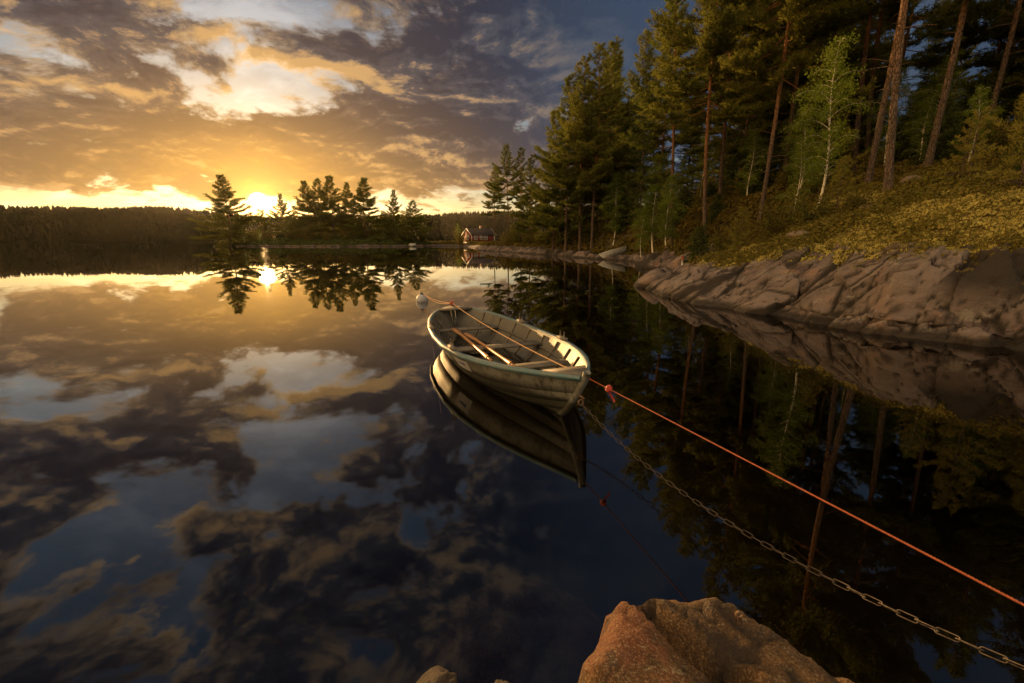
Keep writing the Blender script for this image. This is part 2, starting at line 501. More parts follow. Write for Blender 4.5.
def m_boulder(nt, out, red=.6, wetf=.85, a=(.066, .034, .012), b=(.170, .090, .032)):
    geo = nt.nodes.new('ShaderNodeNewGeometry')
    pos = S(nt, geo.outputs['Position']); x, y, z = separate(nt, pos)
    n1 = noise(nt, pos, 2.5, 5, .6); n2 = noise(nt, pos, 16.0, 7, .7); n3 = noise(nt, pos, 70.0, 4, .7)
    c = mixc(nt, a, b, (n2 * .8 + n3 * .3 - .05).step(.38, .68))
    c = mixc(nt, c, (.20, .062, .028), (n1 * .8 + n2 * .25).step(.50, .60) * red)
    c = mixc(nt, c, (.03, .022, .017), noise(nt, pos, 9.0, 5, .7).step(.54, .64) * .75)
    n5 = noise(nt, pos, 190.0, 3, .6)
    c = mixc(nt, c, (.03, .022, .016), n5.step(.54, .64) * .55)
    c = mixc(nt, c, (.36, .26, .16), n5.step(.46, .38) * .35)
    c = mixc(nt, c, (.33, .27, .16), noise(nt, pos, 34.0, 4, .7).step(.62, .68) * .5)
    ca = nt.nodes.new('ShaderNodeAttribute'); ca.attribute_name = 'crack'
    c = mixc(nt, c, (.018, .012, .009), (S(nt, ca.outputs['Fac']) * 1.2 + (n2 - .5) * .6).clamp() * .9)
    wet = (z + (n1 - .5) * .1).step(.10, .0)
    c = mixc(nt, c, (.05, .036, .024), wet * wetf)
    princ(nt, out, c, .8, bump(nt, n2 * .7 + n3 * .5 + n5 * .2, 1.0, .016), spec=.35)


def m_water(nt, out):
    geo = nt.nodes.new('ShaderNodeNewGeometry'); pos = S(nt, geo.outputs['Position'])
    r1 = noise(nt, mapping(nt, pos, (1, 1, 1)), .55, 2, .5)
    r2 = noise(nt, mapping(nt, pos, (1, 1, 1)), 3.2, 2, .5)
    nrm = bump(nt, r1 * 1.0 + r2 * .06, .012, .12)
    fr = nt.nodes.new('ShaderNodeFresnel'); fr.inputs['IOR'].default_value = 1.78
    nt.links.new(nrm.s, fr.inputs['Normal'])
    gl = nt.nodes.new('ShaderNodeBsdfGlossy'); gl.inputs['Roughness'].default_value = .013; gl.inputs['Color'].default_value = (1, 1, 1, 1)
    nt.links.new(nrm.s, gl.inputs['Normal'])
    tr = nt.nodes.new('ShaderNodeBsdfTransparent'); tr.inputs['Color'].default_value = (.42, .34, .24, 1)
    mx = nt.nodes.new('ShaderNodeMixShader')
    nt.links.new(fr.outputs[0], mx.inputs[0]); nt.links.new(tr.outputs[0], mx.inputs[1]); nt.links.new(gl.outputs[0], mx.inputs[2])
    nt.links.new(mx.outputs[0], out.inputs[0])


M_GROUND = material('bedrock_and_moss', m_ground)
M_BOULDER = material('orange_granite', m_boulder)
M_SUBMERGED = material('submerged_granite', m_boulder, red=.2, wetf=0.0, a=(.085, .066, .045), b=(.15, .12, .085))
M_WETROCK = material('wet_granite', m_boulder, red=.1, a=(.11, .085, .065), b=(.18, .14, .105))
M_WATER = material('still_water', m_water)
M_BED = material('lake_mud', m_worn, a=(.035, .028, .018), b=(.02, .018, .012), scale=.6, rough=.95)
M_NEEDLE = material('pine_needles', m_foliage, a=(.080, .105, .022), b=(.165, .155, .032), trans=.48)
M_SPRUCE = material('spruce_needles', m_foliage, a=(.042, .062, .019), b=(.08, .092, .026), trans=.34)
M_BIRCHLEAF = material('birch_leaves', m_foliage, a=(.085, .125, .018), b=(.15, .185, .030), trans=.5, warm=(.20, .19, .035))
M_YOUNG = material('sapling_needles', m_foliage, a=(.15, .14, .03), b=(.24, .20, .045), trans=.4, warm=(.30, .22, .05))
M_SHRUB = material('shrub_leaves', m_foliage, a=(.06, .075, .018), b=(.14, .10, .028), trans=.4, warm=(.17, .09, .02))
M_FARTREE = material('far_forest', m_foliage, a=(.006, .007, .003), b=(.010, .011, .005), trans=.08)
M_BARK = material('pine_bark', m_bark, low=(.135, .095, .072), high=(.30, .135, .055), z0=2.5, z1=8.5)
M_SPRUCEBARK = material('spruce_bark', m_bark, low=(.10, .08, .065), high=(.13, .095, .075), z0=2, z1=8)
M_BIRCH = material('birch_bark', m_birch)

# ------------------------------------------------------------------ the right bank: shoreline and height of the ground
SH = np.array([   # x, y, rock height, rock width, slope behind it
    (-60, 260, .8, 4, .03), (-40, 150, .8, 4, .03), (-23, 118, .7, 3, .05), (-12, 109, .6, 3, .06), (-8, 95, .7, 2.5, .05),
    (-6, 80, .9, 3, .05), (-4.8, 69, .9, 2.5, .06), (0, 59, .8, 2, .06), (3.9, 49, .7, 2, .06), (6, 43, .5, 2, .06),
    (7.4, 38.9, .12, 2.0, .08), (9.3, 35, .25, 1.5, .1), (8.9, 30, .6, 1.5, .12), (7.75, 27.4, .9, 1.8, .12), (8.8, 25, 1., 2, .13),
    (8.6, 21, 1., 2.5, .13), (6.3, 17.6, .8, 2.5, .15), (5.05, 15.9, .5, 2, .17), (4.85, 15.1, .5, 2, .17),
    (4.85, 13, .75, 2.6, .17), (5.0, 11.7, .95, 2.6, .18), (5.66, 11.3, 1.2, 2.2, .19), (5.77, 10.2, 1.2, 1.6, .2),
    (6.25, 9.9, 1.2, 1.5, .2), (6.2, 8.9, 1.15, 1.2, .22), (6.8, 7.9, 1.15, 1., .24), (7.35, 7.5, 1.1, 1., .25),
    (7.81, 6.75, 1.1, 1., .26), (8.8, 4.5, 1.1, 1, .25), (9.6, 1, 1, 1, .22), (10, -5, .9, 1.5, .2), (9, -12, .7, 2, .2)])


def densify(A, step=.8):
    out = []
    for a, b in zip(A[:-1], A[1:]):
        n = max(1, int(np.hypot(*(b - a)[:2]) / max(step, np.hypot(*a[:2]) * .06)))
        for k in range(n): out.append(a + (b - a) * k / n)
    out.append(A[-1]); return np.array(out)


SHD = densify(SH)
POLY = np.concatenate([SH[:, :2], [(400, -12), (400, 260)]])


def inside(x, y):
    r = np.zeros(x.shape, bool); n = len(POLY)
    for i in range(n):
        (x1, y1), (x2, y2) = POLY[i], POLY[(i + 1) % n]
        if y1 == y2: continue
        c = ((y1 > y) != (y2 > y)) & (x < (x2 - x1) * (y - y1) / (y2 - y1) + x1)
        r ^= c
    return r


def shore(x, y):
    """signed distance inland and the three profile values, smoothed along the shore"""
    x = np.asarray(x, float); y = np.asarray(y, float)
    d = np.full(x.shape, 1e9)
    for a, b in zip(SH[:-1, :2], SH[1:, :2]):
        e = b - a; t = np.clip(((x - a[0]) * e[0] + (y - a[1]) * e[1]) / (e @ e), 0, 1)
        d = np.minimum(d, np.hypot(x - a[0] - t * e[0], y - a[1] - t * e[1]))
    w = np.zeros(x.shape); acc = np.zeros(x.shape + (3,))
    for q in SHD:
        k = 1.0 / (((x - q[0]) ** 2 + (y - q[1]) ** 2) + .3) ** 1.6 * max(1, np.hypot(q[0], q[1]) * .06)
        w += k; acc += k[..., None] * q[2:5]
    return np.where(inside(x, y), d, -d), acc / w[..., None]


def ground_base(x, y):
    d, p = shore(x, y)
    hr, wr, gs = p[..., 0], p[..., 1], p[..., 2]
    t = np.clip(d / wr, 0, 1)
    h = hr * (1 - (1 - t) ** 2.0)
    e = np.maximum(0, d - wr * .8)
    h = h + gs * 55 * (1 - np.exp(-e / 55))
    xx = 26 * (1 - np.exp(-np.maximum(x - 7.5, 0) / 26)) + np.minimum(x - 7.5, 0)
    plane = np.maximum(1.2 + .335 * xx + .043 * np.clip(y - 9, -6, 24), .85 - .5 * sstep(26, 34, y))     # the bank climbs mostly to the right
    h = h + (plane - h) * sstep(0, 1, (d - wr * .8) / 3.0)
    h = np.where(d < 0, np.maximum(d * .9, -2.4), h)
    return h, d, wr


def ground_z(x, y):
    x = np.atleast_1d(np.asarray(x, float)); y = np.atleast_1d(np.asarray(y, float))
    h, d, wr = ground_base(x, y)
    P = np.stack([x, y, np.zeros_like(x)], 1)
    return h + sstep(1, 4, d) * (fbm(P * .32, 3, 5) * .28 + fbm(P * 1.3, 3, 9) * .07)


def gz(x, y): return float(ground_z(x, y)[0])


SURF = {}
def surf_z(x, y):
    """height of the built shore surface under x, y"""
    i = np.clip(np.searchsorted(SURF['r'], np.hypot(x, y)), 0, len(SURF['r']) - 1)
    j = np.clip(np.searchsorted(SURF['az'], np.arctan2(x, y)), 0, len(SURF['az']) - 1)
    return SURF['z'][i, j]


def build_bank():
    az = np.radians(np.arange(-17, 96, .17))
    az = az[az < R(96)]
    r = [3.6]
    while r[-1] < 420:
        q = r[-1]; r.append(q + (.03 if q < 16 else (.05 if q < 24 else q * (.007 if q < 70 else .02))))
    r = np.array(r)
    A, Q = np.meshgrid(az, r); X = np.sin(A) * Q; Y = np.cos(A) * Q
    x, y = X.ravel(), Y.ravel()
    h, d, wr = ground_base(x, y)
    n = len(x)
    keep = d > -2.2
    z = h.copy()
    ki = np.where(keep)[0]
    P2 = np.stack([x[ki], y[ki], np.zeros(len(ki))], 1)
    moss = sstep(1, 4, d[ki])
    z[ki] += moss * (fbm(P2 * .32, 3, 5) * .28 + fbm(P2 * 1.3, 3, 9) * .07)
    V = np.stack([x, y, z], 1)
    # normals of the smooth surface
    G = V.reshape(len(r), len(az), 3)
    N = np.cross(np.gradient(G, axis=1), np.gradient(G, axis=0)).reshape(-1, 3)
    N /= np.linalg.norm(N, axis=1)[:, None] + 1e-9
    N *= np.sign(N[:, 2:3] + 1e-9)
    # bare rock near the water, with patches higher up
    rk = np.zeros(n)
    dd = d[ki] / wr[ki]
    far_ = sstep(24, 40, np.hypot(x[ki], y[ki]))
    rk[ki] = 1 - sstep(.72, 1.25, dd * (1 + 1.2 * far_) + fbm(P2 * .8, 4, 21) * .55)
    patch = sstep(.30, .42, fbm(P2 * .22, 3, 33)) * sstep(2, 4, d[ki]) * (1 - sstep(9, 16, d[ki]))
    rk[ki] = np.maximum(rk[ki], patch * .55)
    ri = ki[(rk[ki] > .02) & (np.hypot(x[ki], y[ki]) < 75)]
    P = V[ri]
    rot = np.array([[.62, -.42, .66], [.60, .80, 0], [-.53, .43, .73]])     # rows: along the slabs (rising to the right), into the bank, across the slabs
    Pr = P @ rot.T
    wob = np.stack([fbm(P * .9, 2, 61), fbm(P * .9, 2, 62), fbm(P * .9, 2, 63)], 1) * .3
    f1, c1, id1 = blocks((Pr + wob * .5) * [.40, .75, 1.25], 41, 1.15, .22, .85)
    f2, c2, id2 = blocks((Pr + wob * .3) * [1.2, 2.2, 3.8], 47, 1.35, .12, .95)
    f3, c3, id3 = blocks((Pr + wob * .2) * [3.6, 6.5, 11], 53, 1.35, .10, .95)
    disp = (f1 - .22) * .36 + (f2 - .25) * .20 + (f3 - .25) * .055 + fbm(P * 3.0, 3, 71) * .014 + fbm(P * 14.0, 3, 73) * .007
    disp -= (1 - sstep(0, .05, c1)) * .09 + (1 - sstep(0, .06, c2)) * .045 + (1 - sstep(0, .08, c3)) * .012
    crk = np.zeros(n); crk[ri] = np.maximum(1 - sstep(.0, .11, c1), np.maximum(.95 * (1 - sstep(0, .11, c2)), .7 * (1 - sstep(0, .10, c3))))
    tone = np.zeros(n); tone[ri] = (id1 - .5) * .9 + (id2 - .5) * 1.0 + (id3 - .5) * .6
    amp = np.minimum(rk[ri], 1) * sstep(-1.6, -.2, d[ri])
    amp *= np.where(dd[np.isin(ki, ri)] > 1.2, .5, 1.0)
    near = np.clip(1.0 - (np.hypot(P[:, 0], P[:, 1]) - 30) / 90, .5, 1)
    V[ri] += N[ri] * (disp * amp * near)[:, None]
    SURF.update(r=r, az=az, z=V[:, 2].reshape(len(r), len(az)).copy())
    idx = np.arange(n).reshape(len(r), len(az))
    F = np.stack([idx[:-1, :-1], idx[:-1, 1:], idx[1:, 1:], idx[1:, :-1]], -1).reshape(-1, 4)
    ok = (V[F, 2].max(1) > -1.1) & keep[F].all(1)
    F = F[ok]
    used = np.unique(F); re = np.full(n, -1); re[used] = np.arange(len(used))
    me = mk_mesh('shore_ground', V[used], re[F])
    at = me.attributes.new('rock', 'FLOAT', 'POINT'); at.data.foreach_set('value', rk[used].astype(np.float32))
    for nm, ar in (('crack', crk), ('tone', tone)):
        at = me.attributes.new(nm, 'FLOAT', 'POINT'); at.data.foreach_set('value', ar[used].astype(np.float32))
    o = link('shore_ground', me, M_GROUND)
    tag(o, 'sloping shore of fractured bedrock under moss and heather', kind='structure')
    return o


build_bank()

# lake: mud bed and the still water sheet over it
bed = MB().add([(-2200, -300, -3), (2200, -300, -3), (2200, 2400, -3), (-2200, 2400, -3)], [[0, 1, 2, 3]]).build('lake_bed', M_BED)
tag(bed, kind='structure')
water = MB().add([(-2200, -300, 0), (2200, -300, 0), (2200, 2400, 0), (-2200, 2400, 0)], [[0, 1, 2, 3]]).build('water', M_WATER)
tag(water, 'mirror still lake reflecting the sunset clouds', kind='structure')

# ------------------------------------------------------------------ far hills
def ridge_at(px):
    xs = [-700, -200, 0, 60, 110, 160, 215, 262, 330, 380, 430]
    ys = [203, 204, 206, 205, 207, 208, 212, 216, 218, 217, 216]
    return np.interp(px, xs, ys)


def hill(name, px0, px1, Yshore, Yridge, ys, seed, depth=160):
    px = np.linspace(px0, px1, 240)
    prof = np.array([0, .02, .12, .3, .5, .7, .87, 1.0, 1.02, .95])
    V = []
    for k, p in enumerate(prof):
        t = k / 7.0
        for x in px:
            Yd = Yshore + (Yridge - Yshore) * t
            P = at_Y(x, ys(x), Yridge); hgt = P[2] - 2.6
            u = P[0] / Yridge
            V.append((u * Yd, Yd + 9 * math.sin(x * .05) * (k < 2), hgt * p + (-.6 if k == 0 else 0)))
    V = np.array(V); V[240:, 2] += fbm(V[240:] * .02, 3, seed) * 1.6
    i = np.arange(len(prof) - 1)[:, None] * 240 + np.arange(239)[None]
    F = np.stack([i, i + 1, i + 241, i + 240], -1).reshape(-1, 4)
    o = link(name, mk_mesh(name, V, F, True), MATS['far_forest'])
    tag(o, kind='structure')
    return V.reshape(len(prof), 240, 3)


def spruce_shape(rng):
    """a far conifer: three ragged skirts round a tip"""
    V, F = [], []
    n = 7
    for lv, (z0, z1, r0) in enumerate(((.08, .55, .22), (.32, .80, .16), (.60, 1.0, .10))):
        b = len(V); V.append((0, 0, z1))
        for k in range(n):
            a = 2 * math.pi * k / n + lv; rr = r0 * rng.uniform(.65, 1.25)
            V.append((math.cos(a) * rr, math.sin(a) * rr, z0 + rng.uniform(-.05, .06)))
        F += [(b, b + 1 + k, b + 1 + (k + 1) % n) for k in range(n)]
    return np.array(V), np.array(F)


def forest_on(G, name, count, h0, h1, seed, rows=(1, 8.4), edge=.25):
    rng = random.Random(seed); shapes = [spruce_shape(rng) for _ in range(8)]
    Vs, Fs, n = [], [], 0
    nr, nc, _ = G.shape
    for k in range(count):
        a = rng.uniform(rows[0], rows[1]); b = rng.uniform(0, nc - 1.01)
        if rng.random() < edge: a = rng.choice([rng.uniform(6.6, 7.6), rng.uniform(1, 1.6)])
        a0, b0 = int(a), int(b); fa, fb = a - a0, b - b0
        a1 = min(a0 + 1, nr - 1)
        p = (G[a0, b0] * (1 - fa) + G[a1, b0] * fa) * (1 - fb) + (G[a0, b0 + 1] * (1 - fa) + G[a1, b0 + 1] * fa) * fb
        V, F = rng.choice(shapes); h = rng.uniform(h0, h1); w = h * rng.uniform(1.2, 2.2)
        Vs.append(V * [w, w, h] + p - [0, 0, h * .05]); Fs.append(F + n); n += len(V)
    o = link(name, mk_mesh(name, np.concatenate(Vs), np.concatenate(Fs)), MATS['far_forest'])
    return o


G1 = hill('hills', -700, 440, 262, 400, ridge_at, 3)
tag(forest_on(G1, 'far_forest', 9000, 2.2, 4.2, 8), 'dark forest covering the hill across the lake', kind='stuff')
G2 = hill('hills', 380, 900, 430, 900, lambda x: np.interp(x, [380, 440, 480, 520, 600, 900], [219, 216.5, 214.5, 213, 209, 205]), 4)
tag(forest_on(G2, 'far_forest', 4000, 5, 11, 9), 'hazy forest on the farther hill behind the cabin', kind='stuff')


# ------------------------------------------------------------------ evening haze over the lake
def build_haze():
    m = bpy.data.materials.new('haze'); m.use_nodes = True; nt = m.node_tree; nt.nodes.clear()
    out = nt.nodes.new('ShaderNodeOutputMaterial'); v = nt.nodes.new('ShaderNodeVolumePrincipled')
    v.inputs['Color'].default_value = (.95, .88, .75, 1); v.inputs['Density'].default_value = HAZE; v.inputs['Anisotropy'].default_value = .72
    nt.links.new(v.outputs[0], out.inputs['Volume'])
    o = MB().box((0, 1050, 43), (4500, 2800, 94)).build('haze', m)
    tag(o, 'thin golden evening haze over the lake', kind='stuff')


HAZE = .000030
build_haze()

# ------------------------------------------------------------------ trees
def needles(C, D, rng, n, length, width, spread=.9):
    """thin triangles fanning out of each tuft centre C (k,3) around its direction D"""
    k = len(C)
    C = np.repeat(C, n, 0); D = np.repeat(D, n, 0)
    d = D + rng.normal(0, spread, (k * n, 3)) * [1, 1, .75]
    d /= np.linalg.norm(d, axis=1)[:, None] + 1e-9
    L = length * rng.uniform(.6, 1.25, (k * n, 1))
    s = np.cross(d, rng.normal(0, 1, (k * n, 3))); s /= np.linalg.norm(s, axis=1)[:, None] + 1e-9
    w = width * rng.uniform(.7, 1.3, (k * n, 1))
    base = C + rng.normal(0, length * .22, (k * n, 3))
    V = np.stack([base - s * w, base + s * w, base + d * L], 1).reshape(-1, 3)
    return V, np.arange(k * n * 3).reshape(-1, 3)


def leaves(C, rng, n, size, spread):
    k = len(C); C = np.repeat(C, n, 0) + rng.normal(0, spread, (k * n, 3))
    a = rng.normal(0, 1, (k * n, 3)); a /= np.linalg.norm(a, axis=1)[:, None]
    b = np.cross(a, rng.normal(0, 1, (k * n, 3))); b /= np.linalg.norm(b, axis=1)[:, None]
    s = size * rng.uniform(.6, 1.3, (k * n, 1))
    V = np.stack([C - a * s, C + b * s * .55, C + a * s, C - b * s * .55], 1).reshape(-1, 3)
    return V, np.arange(k * n * 4).reshape(-1, 4)


def trunk_path(H, rng, wander, lean=0.0):
    n = 16; t = np.linspace(0, 1, n)
    a, b = rng.normal(0, wander, 2), rng.normal(0, wander, 2)
    x = a[0] * np.sin(t * 3.0) + b[0] * np.sin(t * 7) * .35 + lean * t
    y = a[1] * np.sin(t * 3.4) + b[1] * np.sin(t * 6.2) * .35
    return np.stack([x - x[0], y - y[0], t * H], 1)


def pine(seed, H, cb, Rm, nb=46, tuft=.25, droop=0.0, open_=0.0, dens=1.0):
    rng = np.random.default_rng(seed)
    P = trunk_path(H, rng, H * .012)
    r0 = .0060 * H + .012
    t = np.linspace(0, 1, 16)
    wood = MB(); rad = r0 * (1 - t) ** .75 + .012; rad[0] *= 1.35
    wood.tube(P, rad, 9)
    at = lambda z: np.array([np.interp(z, P[:, 2], P[:, i]) for i in range(3)])
    C, D = [], []
    ga = rng.uniform(0, 6.28)
    for i in range(nb):
        u = ((i + rng.uniform(0, .8)) / nb) ** .9
        if open_ and rng.random() < open_: continue
        z = H * (cb + (1 - cb) * min(u, .985))
        ga += 2.4 + rng.normal(0, .35)
        shape = (1 - u) ** .52 * (.55 + .55 * math.sin(math.pi * min(1, u * 1.0 + .2)))
        L = Rm * shape * rng.uniform(.35, 1.25) + .22
        el = R(-8 + 52 * u ** 1.3 + rng.normal(0, 9)) - droop
        hd = np.array([math.cos(ga), math.sin(ga), 0.0]); o = at(z)
        s = np.linspace(0, 1, 6)
        bend = rng.normal(0, .12)
        side = np.array([-hd[1], hd[0], 0])
        B = o + hd * (L * math.cos(el) * s)[:, None] + side * (L * bend * s ** 2)[:, None]
        B[:, 2] += L * (math.sin(el) * s + .16 * s ** 3 - .05 * np.sin(s * 3.14))
        wood.tube(B, np.linspace(max(.012, r0 * .26 * (L / Rm) ** .7), .007, 6), 4, cap=False)
        nt_ = max(3, int(L * 6.5))
        for k in range(nt_):
            q = .28 + .72 * (k + rng.uniform(0, 1)) / nt_
            o2 = np.array([np.interp(q, s, B[:, j]) for j in range(3)])
            sd = 1 if k % 2 else -1
            tw = hd * rng.uniform(.4, .9) + side * sd * rng.uniform(.5, 1.0) + np.array([0, 0, rng.uniform(.0, .45)])
            tw /= np.linalg.norm(tw)
            tl = L * rng.uniform(.12, .30) * (1.15 - q * .6) + .12
            e = o2 + tw * tl
            if tl > .35: wood.tube([o2, e], [.008, .005], 3, cap=False)
            m = max(2, int(tl / .13 * dens))
            f = (np.arange(m) + rng.uniform(.2, 1, m)) / m
            C.append(o2 + (tw * tl)[None] * f[:, None]); D.append(np.repeat((tw * .8 + [0, 0, .45])[None], m, 0))
        C.append(B[-1:]); D.append((hd + np.array([0, 0, .5]))[None])
    for i in range(int(5 + H * .5)):      # dead snags below the crown
        z = H * rng.uniform(.12, max(.15, cb + .06)); a = rng.uniform(0, 6.28); L = rng.uniform(.3, 1.3)
        o = at(z); hd = np.array([math.cos(a), math.sin(a), rng.uniform(-.15, .3)])
        wood.tube([o, o + hd * L * .5 + [0, 0, .03], o + hd * L], [.022, .014, .006], 4, cap=False)
    V, F = needles(np.concatenate(C), np.concatenate(D), rng, 11, tuft, tuft * .10)
    Fw = [np.concatenate(wood.F4)] + ([np.concatenate(wood.F3)] if wood.F3 else [])
    return mk_mesh('trunk', np.concatenate(wood.V), Fw, True), mk_mesh('crown', V, F)


def spruce(seed, H, cb, Rm, nb=95, dens=1.0):
    rng = np.random.default_rng(seed)
    P = trunk_path(H, rng, H * .004); t = np.linspace(0, 1, 16); r0 = .0060 * H + .012
    wood = MB(); rad = r0 * (1 - t) ** .9 + .008; rad[0] *= 1.3; wood.tube(P, rad, 8)
    C, D = [], []; ga = 0
    for i in range(nb):
        u = (i + rng.uniform(0, .8)) / nb; z = H * (cb + (1 - cb) * u)
        ga += 2.4 + rng.normal(0, .3)
        L = Rm * (1 - u) ** .85 * rng.uniform(.65, 1.15) + .12
        hd = np.array([math.cos(ga), math.sin(ga), 0]); side = np.array([-hd[1], hd[0], 0])
        o = np.array([np.interp(z, P[:, 2], P[:, j]) for j in range(3)]); s = np.linspace(0, 1, 5)
        B = o + hd * (L * s)[:, None]; B[:, 2] += L * (-.28 * s + .20 * s ** 3 + .45 * u * s)
        wood.tube(B, np.linspace(.02 + L * .006, .005, 5), 4, cap=False)
        m = max(3, int(L * 9 * dens)); q = .15 + .85 * (np.arange(m) + rng.uniform(0, 1, m)) / m
        w = rng.uniform(-1, 1, m) * L * .28 * (1.1 - q)
        c = np.stack([np.interp(q, s, B[:, j]) for j in range(3)], 1) + side * w[:, None]; c[:, 2] -= np.abs(w) * .35 + rng.uniform(0, .12, m)
        C.append(c); D.append(hd * .7 + side * np.sign(w)[:, None] * .5 + np.array([0, 0, -.35]))
    V, F = needles(np.concatenate(C), np.concatenate(D), rng, 10, .27, .021, .55)
    Fw = [np.concatenate(wood.F4)] + ([np.concatenate(wood.F3)] if wood.F3 else [])
    return mk_mesh('trunk', np.concatenate(wood.V), Fw, True), mk_mesh('crown', V, F)


def birch(seed, H, Rm, nb=34, leaf=.05, cb=.22, per=26, droop=.25, wander=.02):
    rng = np.random.default_rng(seed)
    P = trunk_path(H, rng, H * wander); t = np.linspace(0, 1, 16); r0 = .007 * H + .015
    wood = MB(); wood.tube(P, r0 * (1 - t) ** .9 + .005, 7)
    C = []; ga = 0
    for i in range(nb):
        u = (i + rng.uniform(0, .8)) / nb; z = H * (cb + (1 - cb) * u); ga += 2.4 + rng.normal(0, .5)
        L = Rm * (.45 + .75 * math.sin(math.pi * (u * .85 + .12))) * (1 - u * .45) * rng.uniform(.3, 1.3)
        hd = np.array([math.cos(ga), math.sin(ga), 0])
        o = np.array([np.interp(z, P[:, 2], P[:, j]) for j in range(3)]); s = np.linspace(0, 1, 6)
        B = o + hd * (L * s * .85)[:, None]; B[:, 2] += L * (.75 * s - (.35 + droop) * s ** 2.2)
        wood.tube(B, np.linspace(.012, .004, 6), 4, cap=False)
        for k in range(max(3, int(L * 5))):
            q = rng.uniform(.25, 1); o2 = np.array([np.interp(q, s, B[:, j]) for j in range(3)])
            e = o2 + rng.normal(0, .16, 3) * [1, 1, .5] * (1 + L * .3) - [0, 0, droop * .3]
            C.append(o2 + (e - o2) * rng.uniform(0, 1, (3, 1)))
    V, F = leaves(np.concatenate(C), rng, per // 3, leaf, .10 + leaf * .6)
    Fw = [np.concatenate(wood.F4)] + ([np.concatenate(wood.F3)] if wood.F3 else [])
    return mk_mesh('trunk', np.concatenate(wood.V), Fw, True), mk_mesh('crown', V, F)


def bush(seed, H, Rm, n=70, leaf=.05, per=16):
    rng = np.random.default_rng(seed); wood = MB(); C = []
    for i in range(9):
        a = rng.uniform(0, 6.28); e = np.array([math.cos(a) * Rm * rng.uniform(.2, .8), math.sin(a) * Rm * rng.uniform(.2, .8), H * rng.uniform(.6, 1)])
        s = np.linspace(0, 1, 5)[:, None]; B = e * s + np.array([0, 0, .12 * H]) * np.sin(s * 3.1)
        wood.tube(B, np.linspace(.014, .004, 5), 4, cap=False)
        for k in range(n // 9):
            q = rng.uniform(.2, 1.05); C.append((e * q + rng.normal(0, .16, 3) * [Rm, Rm, H * .6])[None])
    C = np.concatenate(C); C[:, 2] = np.maximum(C[:, 2], .05)
    V, F = leaves(C, rng, per, leaf, .08 + leaf)
    return mk_mesh('stem', np.concatenate(wood.V), np.concatenate(wood.F4), True), mk_mesh('foliage', V, F)


PROTO = {}
def proto(key, f, wood_mat, leaf_mat):
    a, b = f()
    a.materials.append(wood_mat); b.materials.append(leaf_mat)
    PROTO[key] = (a, b)


proto('pine_a', lambda: pine(1, 17, .32, 3.5, 84), M_BARK, M_NEEDLE)
proto('pine_b', lambda: pine(2, 16, .40, 3.2, 74, open_=.10), M_BARK, M_NEEDLE)
proto('pine_c', lambda: pine(3, 18, .46, 3.6, 70), M_BARK, M_NEEDLE)
proto('pine_d', lambda: pine(4, 15, .14, 3.1, 100), M_BARK, M_NEEDLE)
proto('pine_e', lambda: pine(5, 19, .36, 3.9, 88, droop=.1), M_BARK, M_NEEDLE)
proto('pine_f', lambda: pine(6, 14, .08, 3.4, 115, dens=1.1), M_BARK, M_NEEDLE)
proto('pine_g', lambda: pine(7, 15, .28, 3.0, 66, open_=.18), M_BARK, M_NEEDLE)
proto('pine_h', lambda: pine(8, 15, .07, 3.7, 108, tuft=.31, open_=.05, dens=.95), M_BARK, M_NEEDLE)
proto('pine_i', lambda: pine(9, 15, .12, 3.9, 98, tuft=.31, open_=.10, dens=.9), M_BARK, M_NEEDLE)
proto('spruce_a', lambda: spruce(11, 18, .05, 2.6, 130), M_SPRUCEBARK, M_SPRUCE)
proto('spruce_b', lambda: spruce(12, 13, .04, 2.1, 100), M_SPRUCEBARK, M_SPRUCE)
proto('birch_a', lambda: birch(21, 7.0, 1.7, 50, .045, per=39), M_BIRCH, M_BIRCHLEAF)
proto('birch_b', lambda: birch(22, 9.0, 2.2, 64, .055, per=39), M_BIRCH, M_BIRCHLEAF)
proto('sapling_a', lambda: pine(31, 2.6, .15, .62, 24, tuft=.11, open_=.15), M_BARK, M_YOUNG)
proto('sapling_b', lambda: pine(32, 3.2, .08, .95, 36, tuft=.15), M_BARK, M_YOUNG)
proto('sapling_c', lambda: spruce(33, 2.4, .03, .8, 46, 1.6), M_SPRUCEBARK, M_SPRUCE)
proto('bush_a', lambda: bush(41, 1.0, .7, 80, .045), M_SPRUCEBARK, M_SHRUB)
proto('bush_b', lambda: bush(42, 1.8, 1.0, 120, .06), M_SPRUCEBARK, M_SHRUB)
KIND = {'pine': ('pine_tree', 'pine tree'), 'spruce': ('spruce_tree', 'spruce tree'), 'birch': ('birch_tree', 'birch tree'),
        'sapling': ('young_pine', 'young tree'), 'bush': ('bush', 'bush')}
trng = random.Random(99)


def plant(key, x, y, H, label, group=None, z=None, rz=None, lean=(0, 0), wide=1.0):
    kind = key.split('_')[0]
    name, cat = KIND[kind]
    if key == 'sapling_c': name = 'young_spruce'
    a, b = PROTO[key]
    h0 = max(v.co.z for v in a.vertices) if key not in plant.h else plant.h[key]
    plant.h[key] = h0
    t = empty(name, (x, y, (gz(x, y) if z is None else z) - .12), trng.uniform(0, 6.28) if rz is None else rz)
    s = H / h0; t.scale = (s * wide, s * wide, s)
    if lean != (0, 0): t.rotation_euler = (R(lean[1]), R(lean[0]), t.rotation_euler[2])
    tag(t, label, cat, group)
    for me in (a, b):
        o = bpy.data.objects.new(me.name.split('.')[0], me); COL.objects.link(o); o.parent = t
    return t
plant.h = {}


def by_px(px, Yd):
    """ground point whose bearing is pixel column px (at the horizon) and whose depth is Yd"""
    return at_Y(px, 239.5, Yd)[0], Yd


